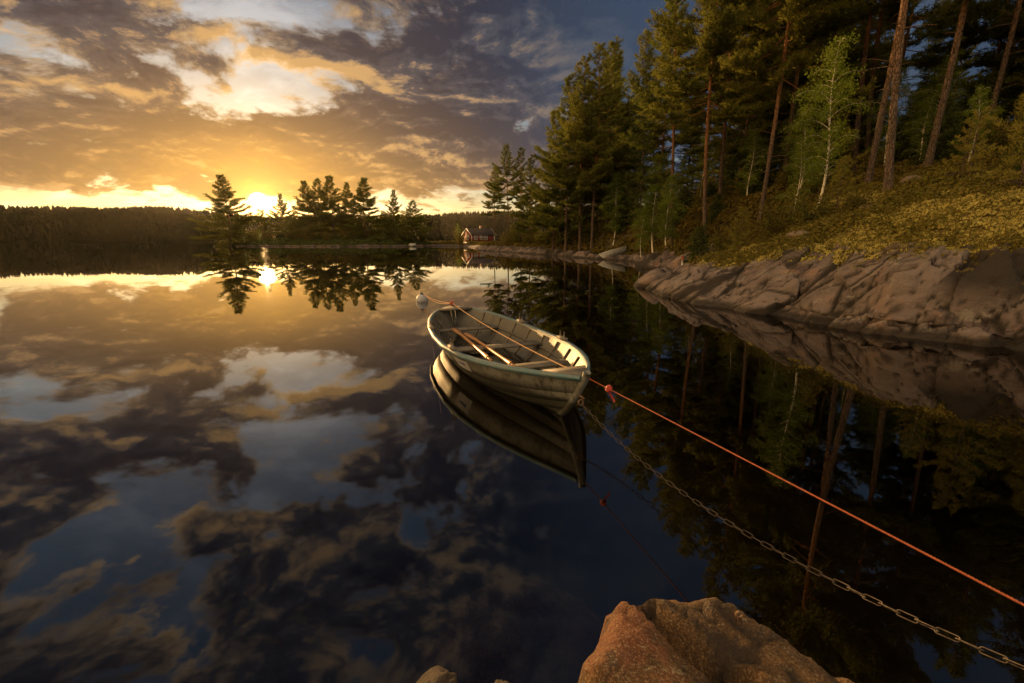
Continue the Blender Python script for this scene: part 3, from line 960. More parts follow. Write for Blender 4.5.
GR = 'trees of the pine forest on the right bank'
FOREST = [  # key, px of the base, depth, height, label, lean
    ('pine_b', 493, 73, 11.5, 'slender dark pine leaning over the water, nearest the red cabin', (-3, 0)),
    ('pine_b', 507, 68, 14.0, 'tall thin pine on the rocky point, second from the red cabin'),
    ('pine_g', 521, 64, 13.0, 'thin pine on the point, just left of the tall pine clump'),
    ('pine_d', 530, 60, 11.0, 'short bushy pine filling the gap left of the tall pine clump'),
    ('pine_f', 553, 50, 14.0, 'broad golden pine with low branches at the left end of the tall clump'),
    ('pine_d', 566, 46, 16.2, 'pointed tall pine, second in the clump behind the rocky point'),
    ('pine_a', 580, 45, 17.0, 'tall pine with a straight dark trunk close to the shoreline, middle of the clump'),
    ('pine_a', 592, 44, 17.6, 'tallest pine of the clump left of the beached boat, bare lower trunk'),
    ('pine_f', 606, 47, 16.8, 'dense tall pine at the right end of the clump above the beached boat'),
    ('spruce_a', 638, 40, 13.8, 'dark pointed spruce standing right of the tall pine clump'),
    ('pine_g', 672, 29, 15.0, 'tall lanky pine with sparse drooping branches against the blue cloud', (3, 0)),
    ('pine_c', 706, 25, 15.5, 'pine with a dark trunk rooted at the rock edge', (1, 0)),
    ('pine_e', 716, 29, 17.5, 'tall pine with an orange trunk just behind the dark trunk at the rock edge'),
    ('pine_e', 757, 23, 18.0, 'big golden pine with a straight sunlit orange trunk'),
    ('pine_b', 777, 27, 17.0, 'thin pine between the golden pine and the green birch'),
    ('pine_d', 735, 35, 15.0, 'bushy pine with a golden crown left of the sunlit orange trunk'),
    ('pine_c', 845, 25, 19.0, 'thin reddish pine trunk, left one of a pair behind the leaning pine'),
    ('pine_c', 856, 27, 18.0, 'thin reddish pine trunk, right one of a pair behind the leaning pine'),
    ('pine_e', 858, 18.5, 19.0, 'stout dark pine standing just behind the nearest leaning pine', (-1.5, 0)),
    ('pine_c', 880, 15.2, 18.5, 'nearest pine with a grey sunlit trunk leaning right on the mossy slope', (1.5, 0)),
    ('pine_c', 913, 18.0, 19.5, 'thick trunked pine with an orange upper stem, right of the leaning pine', (0, 0)),
    ('pine_b', 961, 20, 17.5, 'thin grey trunked pine at the upper right behind the twin sapling', (-2, 0)),
    ('pine_b', 990, 23, 17, 'thin pine trunk deep in the shade at the right edge', (0, 0)),
]
for row in FOREST:
    key, px, Yd, H, label = row[:5]
    x, y = by_px(px, Yd)
    plant(key, x, y, H, label, GR, lean=row[5] if len(row) > 5 else (0, 0), wide=.82 if Yd < 24 else 1.0)

x, y = by_px(812, 16.6); plant('birch_a', x, y, 5.6, 'slender young birch with fresh light green leaves in front of the dark forest', wide=.85)
x, y = by_px(655, 31); plant('birch_b', x, y, 6.6, 'pale green rounded birch at the forest edge behind the rock tip')
x, y = by_px(613, 42); plant('birch_b', x, y, 6.2, 'dim green birch under the tall pines above the beached boat')
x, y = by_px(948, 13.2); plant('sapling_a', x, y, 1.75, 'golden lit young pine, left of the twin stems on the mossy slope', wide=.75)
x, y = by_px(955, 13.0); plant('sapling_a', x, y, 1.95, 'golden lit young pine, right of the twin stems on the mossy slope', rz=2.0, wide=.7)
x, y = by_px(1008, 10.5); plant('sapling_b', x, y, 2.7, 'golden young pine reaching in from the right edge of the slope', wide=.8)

# the deeper forest: rows of pines and spruces that close the view behind the named ones
frng = random.Random(5)
spots = [(by_px(r[1], r[2])) for r in FOREST]
made = 0; tries = 0
while made < 88 and tries < 9000:
    tries += 1
    a = R(frng.uniform(6, 68)); r_ = frng.uniform(20, 78)
    x, y = math.sin(a) * r_, math.cos(a) * r_
    d = float(shore(np.array([x]), np.array([y]))[0][0])
    lim = 6.5 if r_ > 32 else 12.0
    if d < lim or any(math.hypot(x - q[0], y - q[1]) < 2.2 for q in spots): continue
    spots.append((x, y)); made += 1
    if frng.random() < .42:
        plant(frng.choice(['spruce_a', 'spruce_b']), x, y, frng.uniform(10, 17), 'dark spruce lost among others in the deep shade of the forest', 'spruces deep in the right bank forest')
    else:
        plant(frng.choice(['pine_a', 'pine_d', 'pine_f', 'pine_d', 'pine_e']), x, y, frng.uniform(13, 19), 'shaded pine among many alike in the depth of the forest', 'pines deep in the right bank forest')

made = 0; tries = 0
while made < 120 and tries < 8000:
    tries += 1
    a = R(frng.uniform(4, 52)); r_ = frng.uniform(17, 46)
    x, y = math.sin(a) * r_, math.cos(a) * r_
    d = float(shore(np.array([x]), np.array([y]))[0][0])
    lim = 3.2 if r_ > 26 else 8.0
    if d < lim or any(math.hypot(x - q[0], y - q[1]) < 1.2 for q in spots): continue
    if x * .9 + y * .43 < 22 and x < 14: continue
    spots.append((x, y)); made += 1
    k = frng.choice(['sapling_b', 'sapling_c', 'sapling_c', 'bush_a', 'bush_b', 'bush_b', 'birch_a'])
    if k.startswith('bush'): plant(k, x, y, frng.uniform(.7, 1.7), 'low leafy bush in the undergrowth at the forest edge', 'bushes at the forest edge')
    elif k == 'birch_a': plant(k, x, y, frng.uniform(2.5, 5), 'thin young birch in the shade under the pines', 'young birches under the pines')
    elif k == 'sapling_c': plant(k, x, y, frng.uniform(1.5, 4.5), 'small dark spruce growing under the pines', 'young spruces under the pines')
    else: plant(k, x, y, frng.uniform(1.5, 4.0), 'small bushy pine growing under the taller pines', 'young pines under the pines')

made = 0; tries = 0
while made < 34 and tries < 4000:
    tries += 1
    a = R(frng.uniform(-3.5, 15)); r_ = frng.uniform(38, 80)
    x, y = math.sin(a) * r_, math.cos(a) * r_
    d = float(shore(np.array([x]), np.array([y]))[0][0])
    if d < 1.2 or d > 14 or (abs(x - 9) < 2.2 and abs(y - 39) < 3.5): continue
    made += 1
    plant(frng.choice(['bush_a', 'bush_b', 'bush_b', 'sapling_c', 'sapling_b']), x, y, frng.uniform(.8, 2.4), 'low shrubby growth among the trunks on the wooded point', 'shrubs on the wooded point', wide=1.3)

EDGE = [  # key, px, depth, height, label
    ('birch_b', 668, 27, 4.6, 'leafy light green birch at the foot of the lanky pine'),
    ('birch_a', 643, 33, 4.2, 'small light green birch just left of the pale rounded birch'),
    ('sapling_b', 742, 17.5, 2.0, 'young golden green pine between the rock edge pine and the big golden pine'),
    ('bush_b', 775, 17.0, 1.5, 'golden leafy bush left of the slender birch'),
    ('birch_a', 790, 20.0, 3.6, 'thin light green birch half hidden behind the slender birch'),
    ('sapling_b', 832, 15.2, 1.8, 'young pine right of the slender birch on the slope edge'),
    ('bush_b', 806, 15.2, 1.1, 'low golden bush at the foot of the slender birch'),
    ('bush_a', 850, 14.5, .8, 'reddish low bush left of the nearest leaning pine'),
    ('bush_b', 725, 20.0, 1.4, 'leafy bush beside the roots of the pine at the rock edge'),
    ('sapling_c', 700, 22, 2.2, 'small spruce left of the pine at the rock edge')]
for key, px, Yd, H, label in EDGE:
    x, y = by_px(px, Yd); plant(key, x, y, H, label)

# ------------------------------------------------------------------ island
IC = at_z(330, 245.2, 0); IC = np.array([-43.5, 116.0])
def island_h(x, y):
    q = np.hypot((x - IC[0]) / 25.0, (y - IC[1]) / 9.5)
    P = np.stack([x, y, 0 * x], 1)
    return 1.9 * np.maximum(-.8, 1 - q ** 2.2) + sstep(1.15, .8, q) * (fbm(P * .25, 3, 81) * .45 + fbm(P * 1.1, 3, 83) * .14) - .05


def build_island():
    gx, gy = np.meshgrid(np.linspace(IC[0] - 31, IC[0] + 31, 260), np.linspace(IC[1] - 12, IC[1] + 12, 110))
    x, y = gx.ravel(), gy.ravel(); z = island_h(x, y)
    V = np.stack([x, y, z], 1)
    f, c = facets(V * [.7, .7, 1.4], 91, 1.2); V[:, 2] += sstep(1.3, .2, z) * (f * .3 - (1 - sstep(0, .1, c)) * .1)
    i = np.arange(109)[:, None] * 260 + np.arange(259)[None]
    F = np.stack([i, i + 1, i + 261, i + 260], -1).reshape(-1, 4)
    F = F[V[F, 2].max(1) > -.5]
    me = mk_mesh('island_ground', V, F)
    at = me.attributes.new('rock', 'FLOAT', 'POINT'); at.data.foreach_set('value', sstep(.45, .15, z).astype(np.float32))
    tag(link('island_ground', me, M_GROUND), 'low rocky island in the lake', kind='structure')


build_island()
def iz(x, y): return float(island_h(np.array([x]), np.array([y]))[0])


IG = 'trees on the island'
ISL = [  # key, px, depth, pixel y of the tip, label, width
    ('pine_h', 229, 112, 174, 'broad lone pine at the left end of the island, beside the sun', 1.15),
    ('pine_g', 264, 121, 197, 'small thin pine in front of the sun disc on the island', .7),
    ('pine_i', 285, 116, 193, 'small open pine just right of the sun on the island', .8),
    ('pine_h', 309, 113, 180, 'pointed pine at the left end of the main island clump', 1.0),
    ('pine_i', 322, 117, 178, 'straight pine, second from the left in the main island clump', .9),
    ('pine_h', 335, 114, 175, 'tallest pointed pine in the middle of the main island clump', 1.0),
    ('pine_i', 351, 119, 182, 'narrow pine between the two big crowns of the island clump', .85),
    ('pine_h', 368, 113, 177, 'broad dark pine at the right end of the main island clump', 1.15),
    ('pine_h', 396, 112, 189, 'thin pointed pine standing apart on the right part of the island', .75),
    ('pine_i', 414, 114, 200, 'round dense golden pine at the right end of the island', 1.35),
    ('pine_d', 240, 118, 212, 'short pine at the foot of the lone pine on the island', 1.0),
    ('pine_d', 297, 119, 205, 'short pine left of the main clump on the island', 1.0),
    ('pine_f', 384, 118, 210, 'short bushy pine right of the main island clump', 1.1),
    ('pine_d', 404, 119, 214, 'short pine between the thin pine and the round golden pine', 1.1),
]
for key, px, Yd, ty, label, wd in ISL:
    x, y = by_px(px, Yd); z = iz(x, y)
    H = at_Y(px, ty, Yd)[2] - z
    plant(key, x, y, H, label, IG, z=z, wide=wd * 1.4)
irng = random.Random(12)
for k in range(64):
    px = irng.uniform(222, 424); Yd = irng.uniform(109, 123); x, y = by_px(px, Yd); z = iz(x, y)
    if z < .5: continue
    if irng.random() < .6: plant(irng.choice(['bush_b', 'bush_a']), x, y, irng.uniform(1.6, 3.2), 'low bush in the undergrowth of the island', 'bushes on the island', z=z, wide=1.3)
    else: plant(irng.choice(['sapling_b', 'pine_f', 'birch_a']), x, y, irng.uniform(2.5, 4.5), 'young tree in the undergrowth of the island', 'young trees on the island', z=z)
x, y = at_Y(412, 239, 106)[:2]
def island_cover():
    rng = np.random.default_rng(5); n = 5200
    x = IC[0] + rng.uniform(-25, 25, n); y = IC[1] + rng.uniform(-10, 10, n); z = island_h(x, y); k = z > rng.uniform(.15, .45, n)
    C = np.repeat(np.stack([x, y, z], 1)[k], 16, 0); m = len(C); u = rng.normal(0, 1, (m, 3)); u /= np.linalg.norm(u, axis=1)[:, None]; u[:, 2] = np.abs(u[:, 2])
    Q = C + u * [.55, .55, .45]
    a = rng.normal(0, 1, (m, 3)); a /= np.linalg.norm(a, axis=1)[:, None]; b = np.cross(u, a); b /= np.linalg.norm(b, axis=1)[:, None] + 1e-9
    V = np.stack([Q - a * .16, Q + b * .12, Q + a * .16, Q - b * .12], 1).reshape(-1, 3)
    tag(link('undergrowth', mk_mesh('undergrowth', V, np.arange(m * 4).reshape(-1, 4)), M_SPRUCE), 'dark low heather covering the island', kind='stuff')


island_cover()
bm = MB().ellipsoid((0, 0, 0), (.85, .6, .42), 18, 12)
v = bm.V[0]; v += fbm(v * 1.7, 3, 7)[:, None] * .12
rk_ = bm.build('boulder', material('pale_stone', m_worn, a=(.28, .27, .25), b=(.20, .19, .18), scale=3), smooth=False, loc=(x, y, max(iz(x, y), 0) + .35))
tag(rk_, 'pale boulder at the right end of the island shore', 'boulder')

# ------------------------------------------------------------------ red cabin by the far shore
M_RED = material('red_boards', m_worn, a=(.16, .022, .014), b=(.10, .015, .010), scale=3, stretch=(8, 8, .6), rough=.8)
M_WHITE = material('white_trim', m_worn, a=(.50, .48, .44), b=(.40, .38, .34), scale=3)
M_ROOF = material('dark_roof_tiles', m_worn, a=(.04, .028, .024), b=(.026, .02, .018), scale=4, rough=.85)
M_GLASS = material('window_glass', m_worn, a=(.20, .19, .17), b=(.14, .13, .12), scale=1, rough=.15, bmp=0)
M_BRICK = material('chimney_brick', m_worn, a=(.25, .12, .08), b=(.17, .08, .06), scale=9)
M_STONE = material('foundation_stone', m_worn, a=(.25, .23, .21), b=(.15, .14, .13), scale=3)


def build_cabin():
    x, y = by_px(479, 112)
    z = max(gz(x, y), .9)
    root = empty('cabin', (x, y, z), R(36)); root.scale = (.84, .84, .84)
    tag(root, 'small red wooden cabin with white trim and a dark gabled roof by the far shore', 'cabin')
    L, W, hw, hr = 7.6, 4.6, 2.15, 3.9      # long wall along local x, front = -y, gable = -x
    MB().box((0, 0, -.3), (L + .1, W + .1, 1.0)).build('foundation', M_STONE, root)
    w = MB()
    prof = [(-W / 2, .2), (W / 2, .2), (W / 2, hw), (0, hr - .12), (-W / 2, hw)]
    w.prism([(-L / 2, p[0], p[1]) for p in prof], (-L / 2, 0, 0), (L / 2, 0, 0)).build('wall', M_RED, root)
    slope = math.atan2(hr - .12 - hw, W / 2)
    rf = MB()
    for sgn in (-1, 1):
        ca, sa = math.cos(slope), math.sin(slope)
        rot = [[1, 0, 0], [0, ca, sgn * sa], [0, -sgn * sa, ca]] if sgn == 1 else [[1, 0, 0], [0, ca, -sa], [0, sa, ca]]
        ln = W / 2 / ca + .45
        cy, cz = sgn * (ln / 2 - .02) * ca, hr - (ln / 2) * sa
        rot = np.array([[1, 0, 0], [0, ca, 0], [0, 0, ca]])
        dirv = np.array([0, sgn * ca, -sa]); nrm = np.array([0, sgn * sa, ca])
        M = np.stack([np.array([1, 0, 0]), dirv, nrm], 1)
        rf.box((0, cy, cz + .04), (L + .7, ln, .09), rot=M)
    roof = rf.build('roof', M_ROOF, root)
    MB().box((.9, .35, hr + .15), (.55, .5, 1.1)).box((.9, .35, hr + .74), (.65, .6, .1)).build('chimney', M_BRICK, roof)
    for sx in (-1, 1):      # barge boards
        for sgn in (-1, 1):
            ca, sa = math.cos(slope), math.sin(slope); ln = W / 2 / ca + .5
            M = np.stack([np.array([1, 0, 0]), np.array([0, sgn * ca, -sa]), np.array([0, sgn * sa, ca])], 1)
            MB().box((sx * (L / 2 + .36), sgn * ln / 2 * ca, hr - ln / 2 * sa - .03), (.05, ln, .26), rot=M).build('barge_board', M_WHITE, root)
    for sx in (-1, 1):
        for sy in (-1, 1):
            MB().box((sx * (L / 2 + .01), sy * (W / 2 + .01), 1.17), (.16, .16, 1.95)).build('corner_board', M_WHITE, root)
    def window(c, along, size):
        f = MB(); a = np.array(along, float); n = np.cross(a, (0, 0, 1)); M = np.stack([a, n, np.array([0, 0, 1.])], 1); c = np.array(c)
        ww, wh = size
        for s in (-1, 1):
            f.box(c + a * s * ww / 2, (.12, .07, wh + .12), rot=M); f.box(c + np.array([0, 0, s * wh / 2]), (ww - .12, .07, .12), rot=M)
        f.box(c, (.05, .06, wh - .1), rot=M)
        fr = f.build('window', M_WHITE, root)
        MB().box(c, (ww - .08, .03, wh - .08), rot=M).build('pane', M_GLASS, fr)
    for wx in (-2.5, -.6, .9): window((wx, -W / 2 - .03, 1.35), (1, 0, 0), (1.05, 1.15))
    window((-L / 2 - .03, -.2, 1.45), (0, -1, 0), (1.3, 1.2))
    d = MB().box((2.5, -W / 2 - .02, 1.2), (.95, .06, 1.95)).build('door', M_RED, root)
    MB().box((2.85, -W / 2 - .08, 1.2), (.04, .06, .14)).build('handle', M_STONE, d)
    bx, by = by_px(461, 108)
    plant('bush_b', bx, by, 2.6, 'golden bush beside the gable end of the red cabin', z=max(gz(bx, by), .4), wide=1.1)
    bx, by = by_px(458, 118)
    plant('birch_a', bx, by, 5.0, 'small tree standing left of the red cabin', z=max(gz(bx, by), .6))
    bx, by = by_px(512, 100)
    plant('pine_f', bx, by, 4.5, 'low bushy pine at the right corner of the red cabin', z=max(gz(bx, by), .6), wide=1.2)


build_cabin()

# ------------------------------------------------------------------ boats
def m_paint(nt, out, a, b, dirt, low=None, zlow=.1):
    v = texco(nt); x, y, z = separate(nt, v)
    n = noise(nt, v, 4, 6, .65); n2 = noise(nt, v, 26, 5, .7)
    streak = noise(nt, mapping(nt, v, (9, 9, .8)), 2.2, 5, .7)
    c = mixc(nt, a, b, (n * .8 + n2 * .25).step(.42, .66))
    c = mixc(nt, c, dirt, streak.step(.49, .62) * .85)
    c = mixc(nt, c, dirt, n2.step(.56, .68) * .7)
    stain = noise(nt, mapping(nt, v, (7, 7, .25)), 1.6, 4, .7)
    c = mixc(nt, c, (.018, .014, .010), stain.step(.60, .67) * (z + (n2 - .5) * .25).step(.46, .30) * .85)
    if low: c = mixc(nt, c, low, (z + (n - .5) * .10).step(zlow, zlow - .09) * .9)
    princ(nt, out, c, .55, bump(nt, n2 * .6 + streak * .4, .25, .006), spec=.4)


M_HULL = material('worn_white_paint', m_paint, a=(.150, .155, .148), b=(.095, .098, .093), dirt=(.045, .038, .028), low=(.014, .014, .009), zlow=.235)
M_INNER = material('worn_grey_paint', m_paint, a=(.088, .088, .080), b=(.056, .055, .048), dirt=(.10, .08, .055), low=(.09, .07, .045), zlow=.02)
M_TEAL = material('faded_teal_paint', m_worn, a=(.060, .13, .165), b=(.13, .15, .15), scale=5, rough=.55)
M_WOOD = material('grey_timber', m_worn, a=(.15, .13, .105), b=(.09, .077, .06), scale=4, stretch=(1, 6, 6), rough=.7)
M_RIB = material('dark_timber', m_worn, a=(.13, .105, .075), b=(.08, .062, .045), scale=5)
M_OAR = material('varnished_oar', m_worn, a=(.36, .18, .06), b=(.24, .11, .04), scale=4, stretch=(1, 7, 7), rough=.4)
M_IRON = material('rusty_iron', m_worn, a=(.11, .075, .055), b=(.19, .10, .05), scale=30, rough=.65, metal=.3)
M_STEEL = material('galvanised_chain', m_worn, a=(.11, .095, .08), b=(.06, .042, .03), scale=40, rough=.55, metal=.7)
M_ORANGE = material('orange_rope', m_worn, a=(.30, .072, .028), b=(.19, .046, .02), scale=60, stretch=(1, 1, 1), rough=.8)
M_TAN = material('tan_rope', m_worn, a=(.55, .33, .16), b=(.40, .22, .10), scale=60, rough=.8)
M_BUOY = material('buoy_plastic', m_worn, a=(.32, .33, .35), b=(.24, .24, .25), scale=4, rough=.4, bmp=.03)
M_BUOYCAP = material('buoy_collar', m_worn, a=(.06, .07, .10), b=(.04, .045, .06), scale=4, rough=.5)
M_REDKNOT = material('red_float', m_worn, a=(.36, .035, .02), b=(.24, .025, .015), scale=20, rough=.6)

BL = 4.62
_tx = np.array([0, .12, .3, .55, .9, 1.4, 2.0, 2.6, 3.1, 3.5, 3.85, 4.15, 4.4, 4.55, 4.62]) / 4.62
_tb = np.array([.05, .17, .32, .45, .565, .665, .725, .735, .675, .575, .445, .30, .155, .07, .03])
_tz = [0, .5, 1.0], [.44, .355, .475]


def halfbeam(t): return np.interp(t, _tx, _tb)
def sheer(t): return .355 + .44 * (t - .48) ** 2 * (np.where(t > .48, 1.0, .9))


def hull_pt(t, k, side, off=0.0):
    """t 0..1 stern to stem, k 0 keel .. 1 gunwale"""
    end = abs(2 * t - 1) ** 3
    e1 = .52 + .40 * end; e2 = 1.45 - .40 * end
    zk = -.15 + .10 * end
    zg = sheer(t)
    xs = .42 * (1 - k ** .75); xe = BL - .50 * (1 - k ** .75)
    x = xs + t * (xe - xs)
    yy = halfbeam(t) * k ** e1 + .014 * (1 - k)
    z = zk + (zg - zk) * k ** e2
    return np.array([x, side * (yy + off), z - off * .4 * (1 - k)])


def build_boat_meshes(root, planks=4, ribs=8, detailed=True, paint=None):
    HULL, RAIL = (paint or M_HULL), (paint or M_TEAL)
    T = np.linspace(0, 1, 44)
    edges = np.array([0, .25, .46, .66, 1.0]) if planks == 4 else np.linspace(0, 1, planks + 1) ** .9
    out = MB(); inn = MB()
    for side in (-1, 1):
        for i in range(planks):
            rows = []
            for k, o in ((edges[i], .013 if i else .005), (edges[i] * .5 + edges[i + 1] * .5, .011), (edges[i + 1], .004)):
                rows.append([hull_pt(t, k, side, o * min(1, 6 * min(t, 1 - t) + .15)) for t in T])
            if i: rows.insert(0, [hull_pt(t, edges[i], side, .004 * min(1, 6 * min(t, 1 - t) + .15)) for t in T])
            G = np.array(rows); a, b = G.shape[:2]
            q = np.arange(a - 1)[:, None] * b + np.arange(b - 1)[None]
            F = np.stack([q, q + 1, q + b + 1, q + b], -1).reshape(-1, 4)
            out.add(G.reshape(-1, 3), F if side < 0 else F[:, ::-1])
        K = np.linspace(0, 1, 14)
        G = np.array([[hull_pt(t, k, side, -.016 * min(1, 5 * min(t, 1 - t))) + np.array([0, 0, .014 * (1 - k)]) for t in T] for k in K])
        a, b = G.shape[:2]; q = np.arange(a - 1)[:, None] * b + np.arange(b - 1)[None]
        F = np.stack([q, q + b, q + b + 1, q + 1], -1).reshape(-1, 4)
        inn.add(G.reshape(-1, 3), F if side < 0 else F[:, ::-1])
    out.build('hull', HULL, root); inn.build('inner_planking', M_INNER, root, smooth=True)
    for side in (-1, 1):      # gunwale rails
        m = MB()
        P = [hull_pt(t, 1.0, side, .012) for t in T]
        rows = []
        for dy, dz in ((.022, -.035), (.026, .012), (-.030, .014), (-.034, -.022)):
            rows.append([p + np.array([0, side * dy * min(1, 4 * min(t, 1 - t) + .35), dz]) for p, t in zip(P, T)])
        G = np.array(rows); b = G.shape[1]
        F = []
        for r_ in range(4):
            for c_ in range(b - 1): F.append([r_ * b + c_, r_ * b + c_ + 1, ((r_ + 1) % 4) * b + c_ + 1, ((r_ + 1) % 4) * b + c_])
        m.add(G.reshape(-1, 3), np.array(F) if side > 0 else np.array(F)[:, ::-1]).build('gunwale', RAIL, root)
    for t in (0, 1):          # stem and stern post
        P = np.array([hull_pt(t, k, 1) * [1, 0, 1] for k in np.linspace(0, 1, 9)])
        P[:, 0] += .012 if t else -.012
        P = np.concatenate([P, P[-1:] + [[(.02 if t else -.02), 0, .05]]])
        m = MB(); m.tube(P, .034, 8); m.build('stem_post' if t else 'stern_post', HULL, root)
    kx = np.linspace(.5, BL - .55, 12)
    MB().tube([(x, 0, -.165 + .10 * abs(2 * x / BL - 1) ** 3) for x in kx], .025, 6).build('keel', HULL, root)
    if not detailed: return
    for t in np.linspace(.12, .90, ribs + 1):
        for side in (-1, 1):
            P = [hull_pt(t, k, side, -.026) + np.array([0, 0, .02 * (1 - k)]) for k in np.linspace(.05, .97, 9)]
            MB().tube(P, .013, 5).build('rib', M_RIB, root)


def frame_at(t, z):
    """inner half beam at height z"""
    K = np.linspace(.02, 1, 60); P = np.array([hull_pt(t, k, 1, -.02) for k in K])
    return float(np.interp(z, P[:, 2], P[:, 1]))


def thwart(root, x, z, w, th=.028):
    t = x / BL; m = MB(); hb = [frame_at((x + s * w / 2) / BL, z) - .01 for s in (-1, 1)]
    poly = [(x - w / 2, -hb[0], z), (x + w / 2, -hb[1], z), (x + w / 2, hb[1], z), (x - w / 2, hb[0], z)]
    m.prism(poly, (0, 0, 0), (0, 0, th)); return m.build('thwart', M_WOOD, root)


BS = at_z(452, 306, .45); BB = at_z(585, 377, .475)
BAX = (BB - BS)[:2] / np.linalg.norm((BB - BS)[:2]); BN = np.array([-BAX[1], BAX[0]])
BLEN = float(np.linalg.norm((BB - BS)[:2]))
def to_world(p): return np.array([*(BS[:2] + BAX * p[0] * BLEN / BL + BN * p[1]), p[2]])
def to_boat(w): d = np.array(w[:2]) - BS[:2]; return np.array([d @ BAX * BL / BLEN, d @ BN, w[2]])


def build_rowboat():
    root = empty('rowing_boat', (BS[0], BS[1], 0), math.atan2(BAX[1], BAX[0]))
    root.scale = (BLEN / BL, 1, 1)
    tag(root, 'weathered white rowing boat with a faded teal gunwale moored on the still lake', 'rowing boat')
    build_boat_meshes(root)
    for x, z, w in ((1.02, .215, .17), (2.32, .215, .20), (3.38, .225, .18)): thwart(root, x, z, w)
    m = MB(); poly = [(.22, -.16, .30), (.62, -.36, .27), (.62, .36, .27), (.22, .16, .30)]
    # floor boards
    fb = MB()
    for yy in (-.24, -.12, 0, .12, .24): fb.box((2.2, yy, -.045), (2.5 - abs(yy) * 2, .10, .02))
    fb.build('floor_boards', M_WOOD, root)
    # bow seat and breast hooks
    bs = MB(); ts = np.linspace(.86, .965, 8)
    zb = .33; L_ = [(t * BL - .03, frame_at(t, zb) - .012, zb) for t in ts]
    V = [(p[0], -p[1], p[2]) for p in L_] + [(p[0], p[1], p[2]) for p in L_]
    V = V + [(v[0], v[1], v[2] + .025) for v in V]
    F = [[i, i + 1, i + 9, i + 8] for i in range(7)] + [[16 + i, 24 + i, 25 + i, 17 + i] for i in range(7)] + [[0, 8, 24, 16], [7, 23, 31, 15]] + \
        [[i, 16 + i, 17 + i, i + 1] for i in range(7)] + [[8 + i, 9 + i, 25 + i, 24 + i] for i in range(7)]
    bs.add(V, F).build('bow_seat', M_WOOD, root)
    for nm, x0, x1 in (('breast_hook', 4.25, 4.56), ('stern_hook', .05, .28)):
        w0, w1 = halfbeam(x0 / BL) - .02, halfbeam(x1 / BL) - .01
        z0, z1 = sheer(x0 / BL) - .01, sheer(x1 / BL) - .01
        MB().prism([(x0, -w0, z0), (x1, -w1, z1), (x1, w1, z1), (x0, w0, z0)], (0, 0, 0), (0, 0, .03)).build(nm, M_WOOD, root)
    # inner stringer under the gunwale, where the thwarts rest
    for side in (-1, 1):
        P = [hull_pt(t, .76, side, -.030) for t in np.linspace(.1, .92, 24)]
        MB().tube(P, .016, 5).build('stringer', M_INNER, root)
    # row locks: block and two pins
    for side in (-1, 1):
        for x in (1.55, 2.85):
            t = x / BL; y = side * (halfbeam(t) - .0); z = sheer(t)
            MB().box((x, y, z + .03), (.20, .055, .035)).tube([(x - .05, y, z + .04), (x - .05, y, z + .12)], .010, 6).tube([(x + .05, y, z + .04), (x + .05, y, z + .12)], .010, 6).build('rowlock', M_WOOD, root)
    # mooring ring on the stem
    rg = MB(); a = np.linspace(0, 2 * math.pi, 15)
    pr = to_boat(CH_B); rg.tube([(pr[0] + .01, math.cos(q) * .024 + pr[1], pr[2] + .0 + math.sin(q) * .024) for q in a], .006, 6, cap=False)
    rg.tube([(pr[0] - .10, 0, pr[2] + .035), (pr[0] + .015, 0, pr[2] + .035)], .010, 6).build('mooring_ring', M_IRON, root)
    # registration sticker on the outer planking: white with a blue smudge of a mark
    ts = np.linspace(.615, .695, 6); ks = np.linspace(.71, .90, 4)
    G = np.array([[hull_pt(t, k, -1, .019) for t in ts] for k in ks]); q = np.arange(3)[:, None] * 6 + np.arange(5)[None]
    st = MB().add(G.reshape(-1, 3), np.stack([q, q + 1, q + 7, q + 6], -1).reshape(-1, 4)).build('sticker', material('sticker_white', m_worn, a=(.30, .30, .33), b=(.22, .22, .25), scale=8), root)
    fish = [(-.42, .0), (-.25, .16), (0, .2), (.25, .1), (.42, .3), (.38, 0), (.42, -.25), (.22, -.06), (0, -.16), (-.25, -.12)]
    V = [hull_pt(.655 + f[0] * .055, .82 + f[1] * .11, -1, .0215) for f in fish]
    V = [hull_pt(.655, .82, -1, .0215)] + V
    MB().add(V, [[0, 1 + i, 1 + (i + 1) % 10] for i in range(10)]).build('blue_mark', material('mark_blue', m_worn, a=(.03, .07, .22), b=(.05, .1, .25), scale=8), st)
    return root


CH_B = np.array([.57894, 3.66733, .25])
build_rowboat()


def build_oar(a, b, blade_at_a=True):
    """a = blade end, b = handle end, world points"""
    a, b = np.array(a), np.array(b); L = np.linalg.norm(b - a); d = (b - a) / L
    root = empty('oar', a)
    s = np.array([-d[1], d[0], 0]); s /= np.linalg.norm(s); u = np.cross(d, s)
    f = lambda x, y, z: d * x + s * y + u * z
    m = MB(); m.tube([f(L * q, 0, 0) for q in np.linspace(.26, .93, 8)], np.linspace(.020, .024, 8), 8)
    m.build('shaft', M_OAR, root, smooth=True)
    MB().tube([f(L * q, 0, 0) for q in (.932, .945, .995, 1.0)], [.017, .018, .019, .012], 8).build('handle', M_OAR, root, smooth=True)
    V, F = [], []
    xs = np.linspace(0, .30, 7); ws = [.040, .058, .060, .057, .048, .032, .022]
    for x, w in zip(xs, ws):
        th = .008 + .012 * (x / .3) ** 2
        V += [f(L * x, -w, 0), f(L * x, 0, th), f(L * x, w, 0), f(L * x, 0, -th)]
    for i in range(6):
        for j in range(4): F.append([i * 4 + j, i * 4 + (j + 1) % 4, i * 4 + 4 + (j + 1) % 4, i * 4 + 4 + j])
    F += [[3, 2, 1, 0], [24, 25, 26, 27]]
    MB().add(V, F).build('blade', M_OAR, root)
    return root


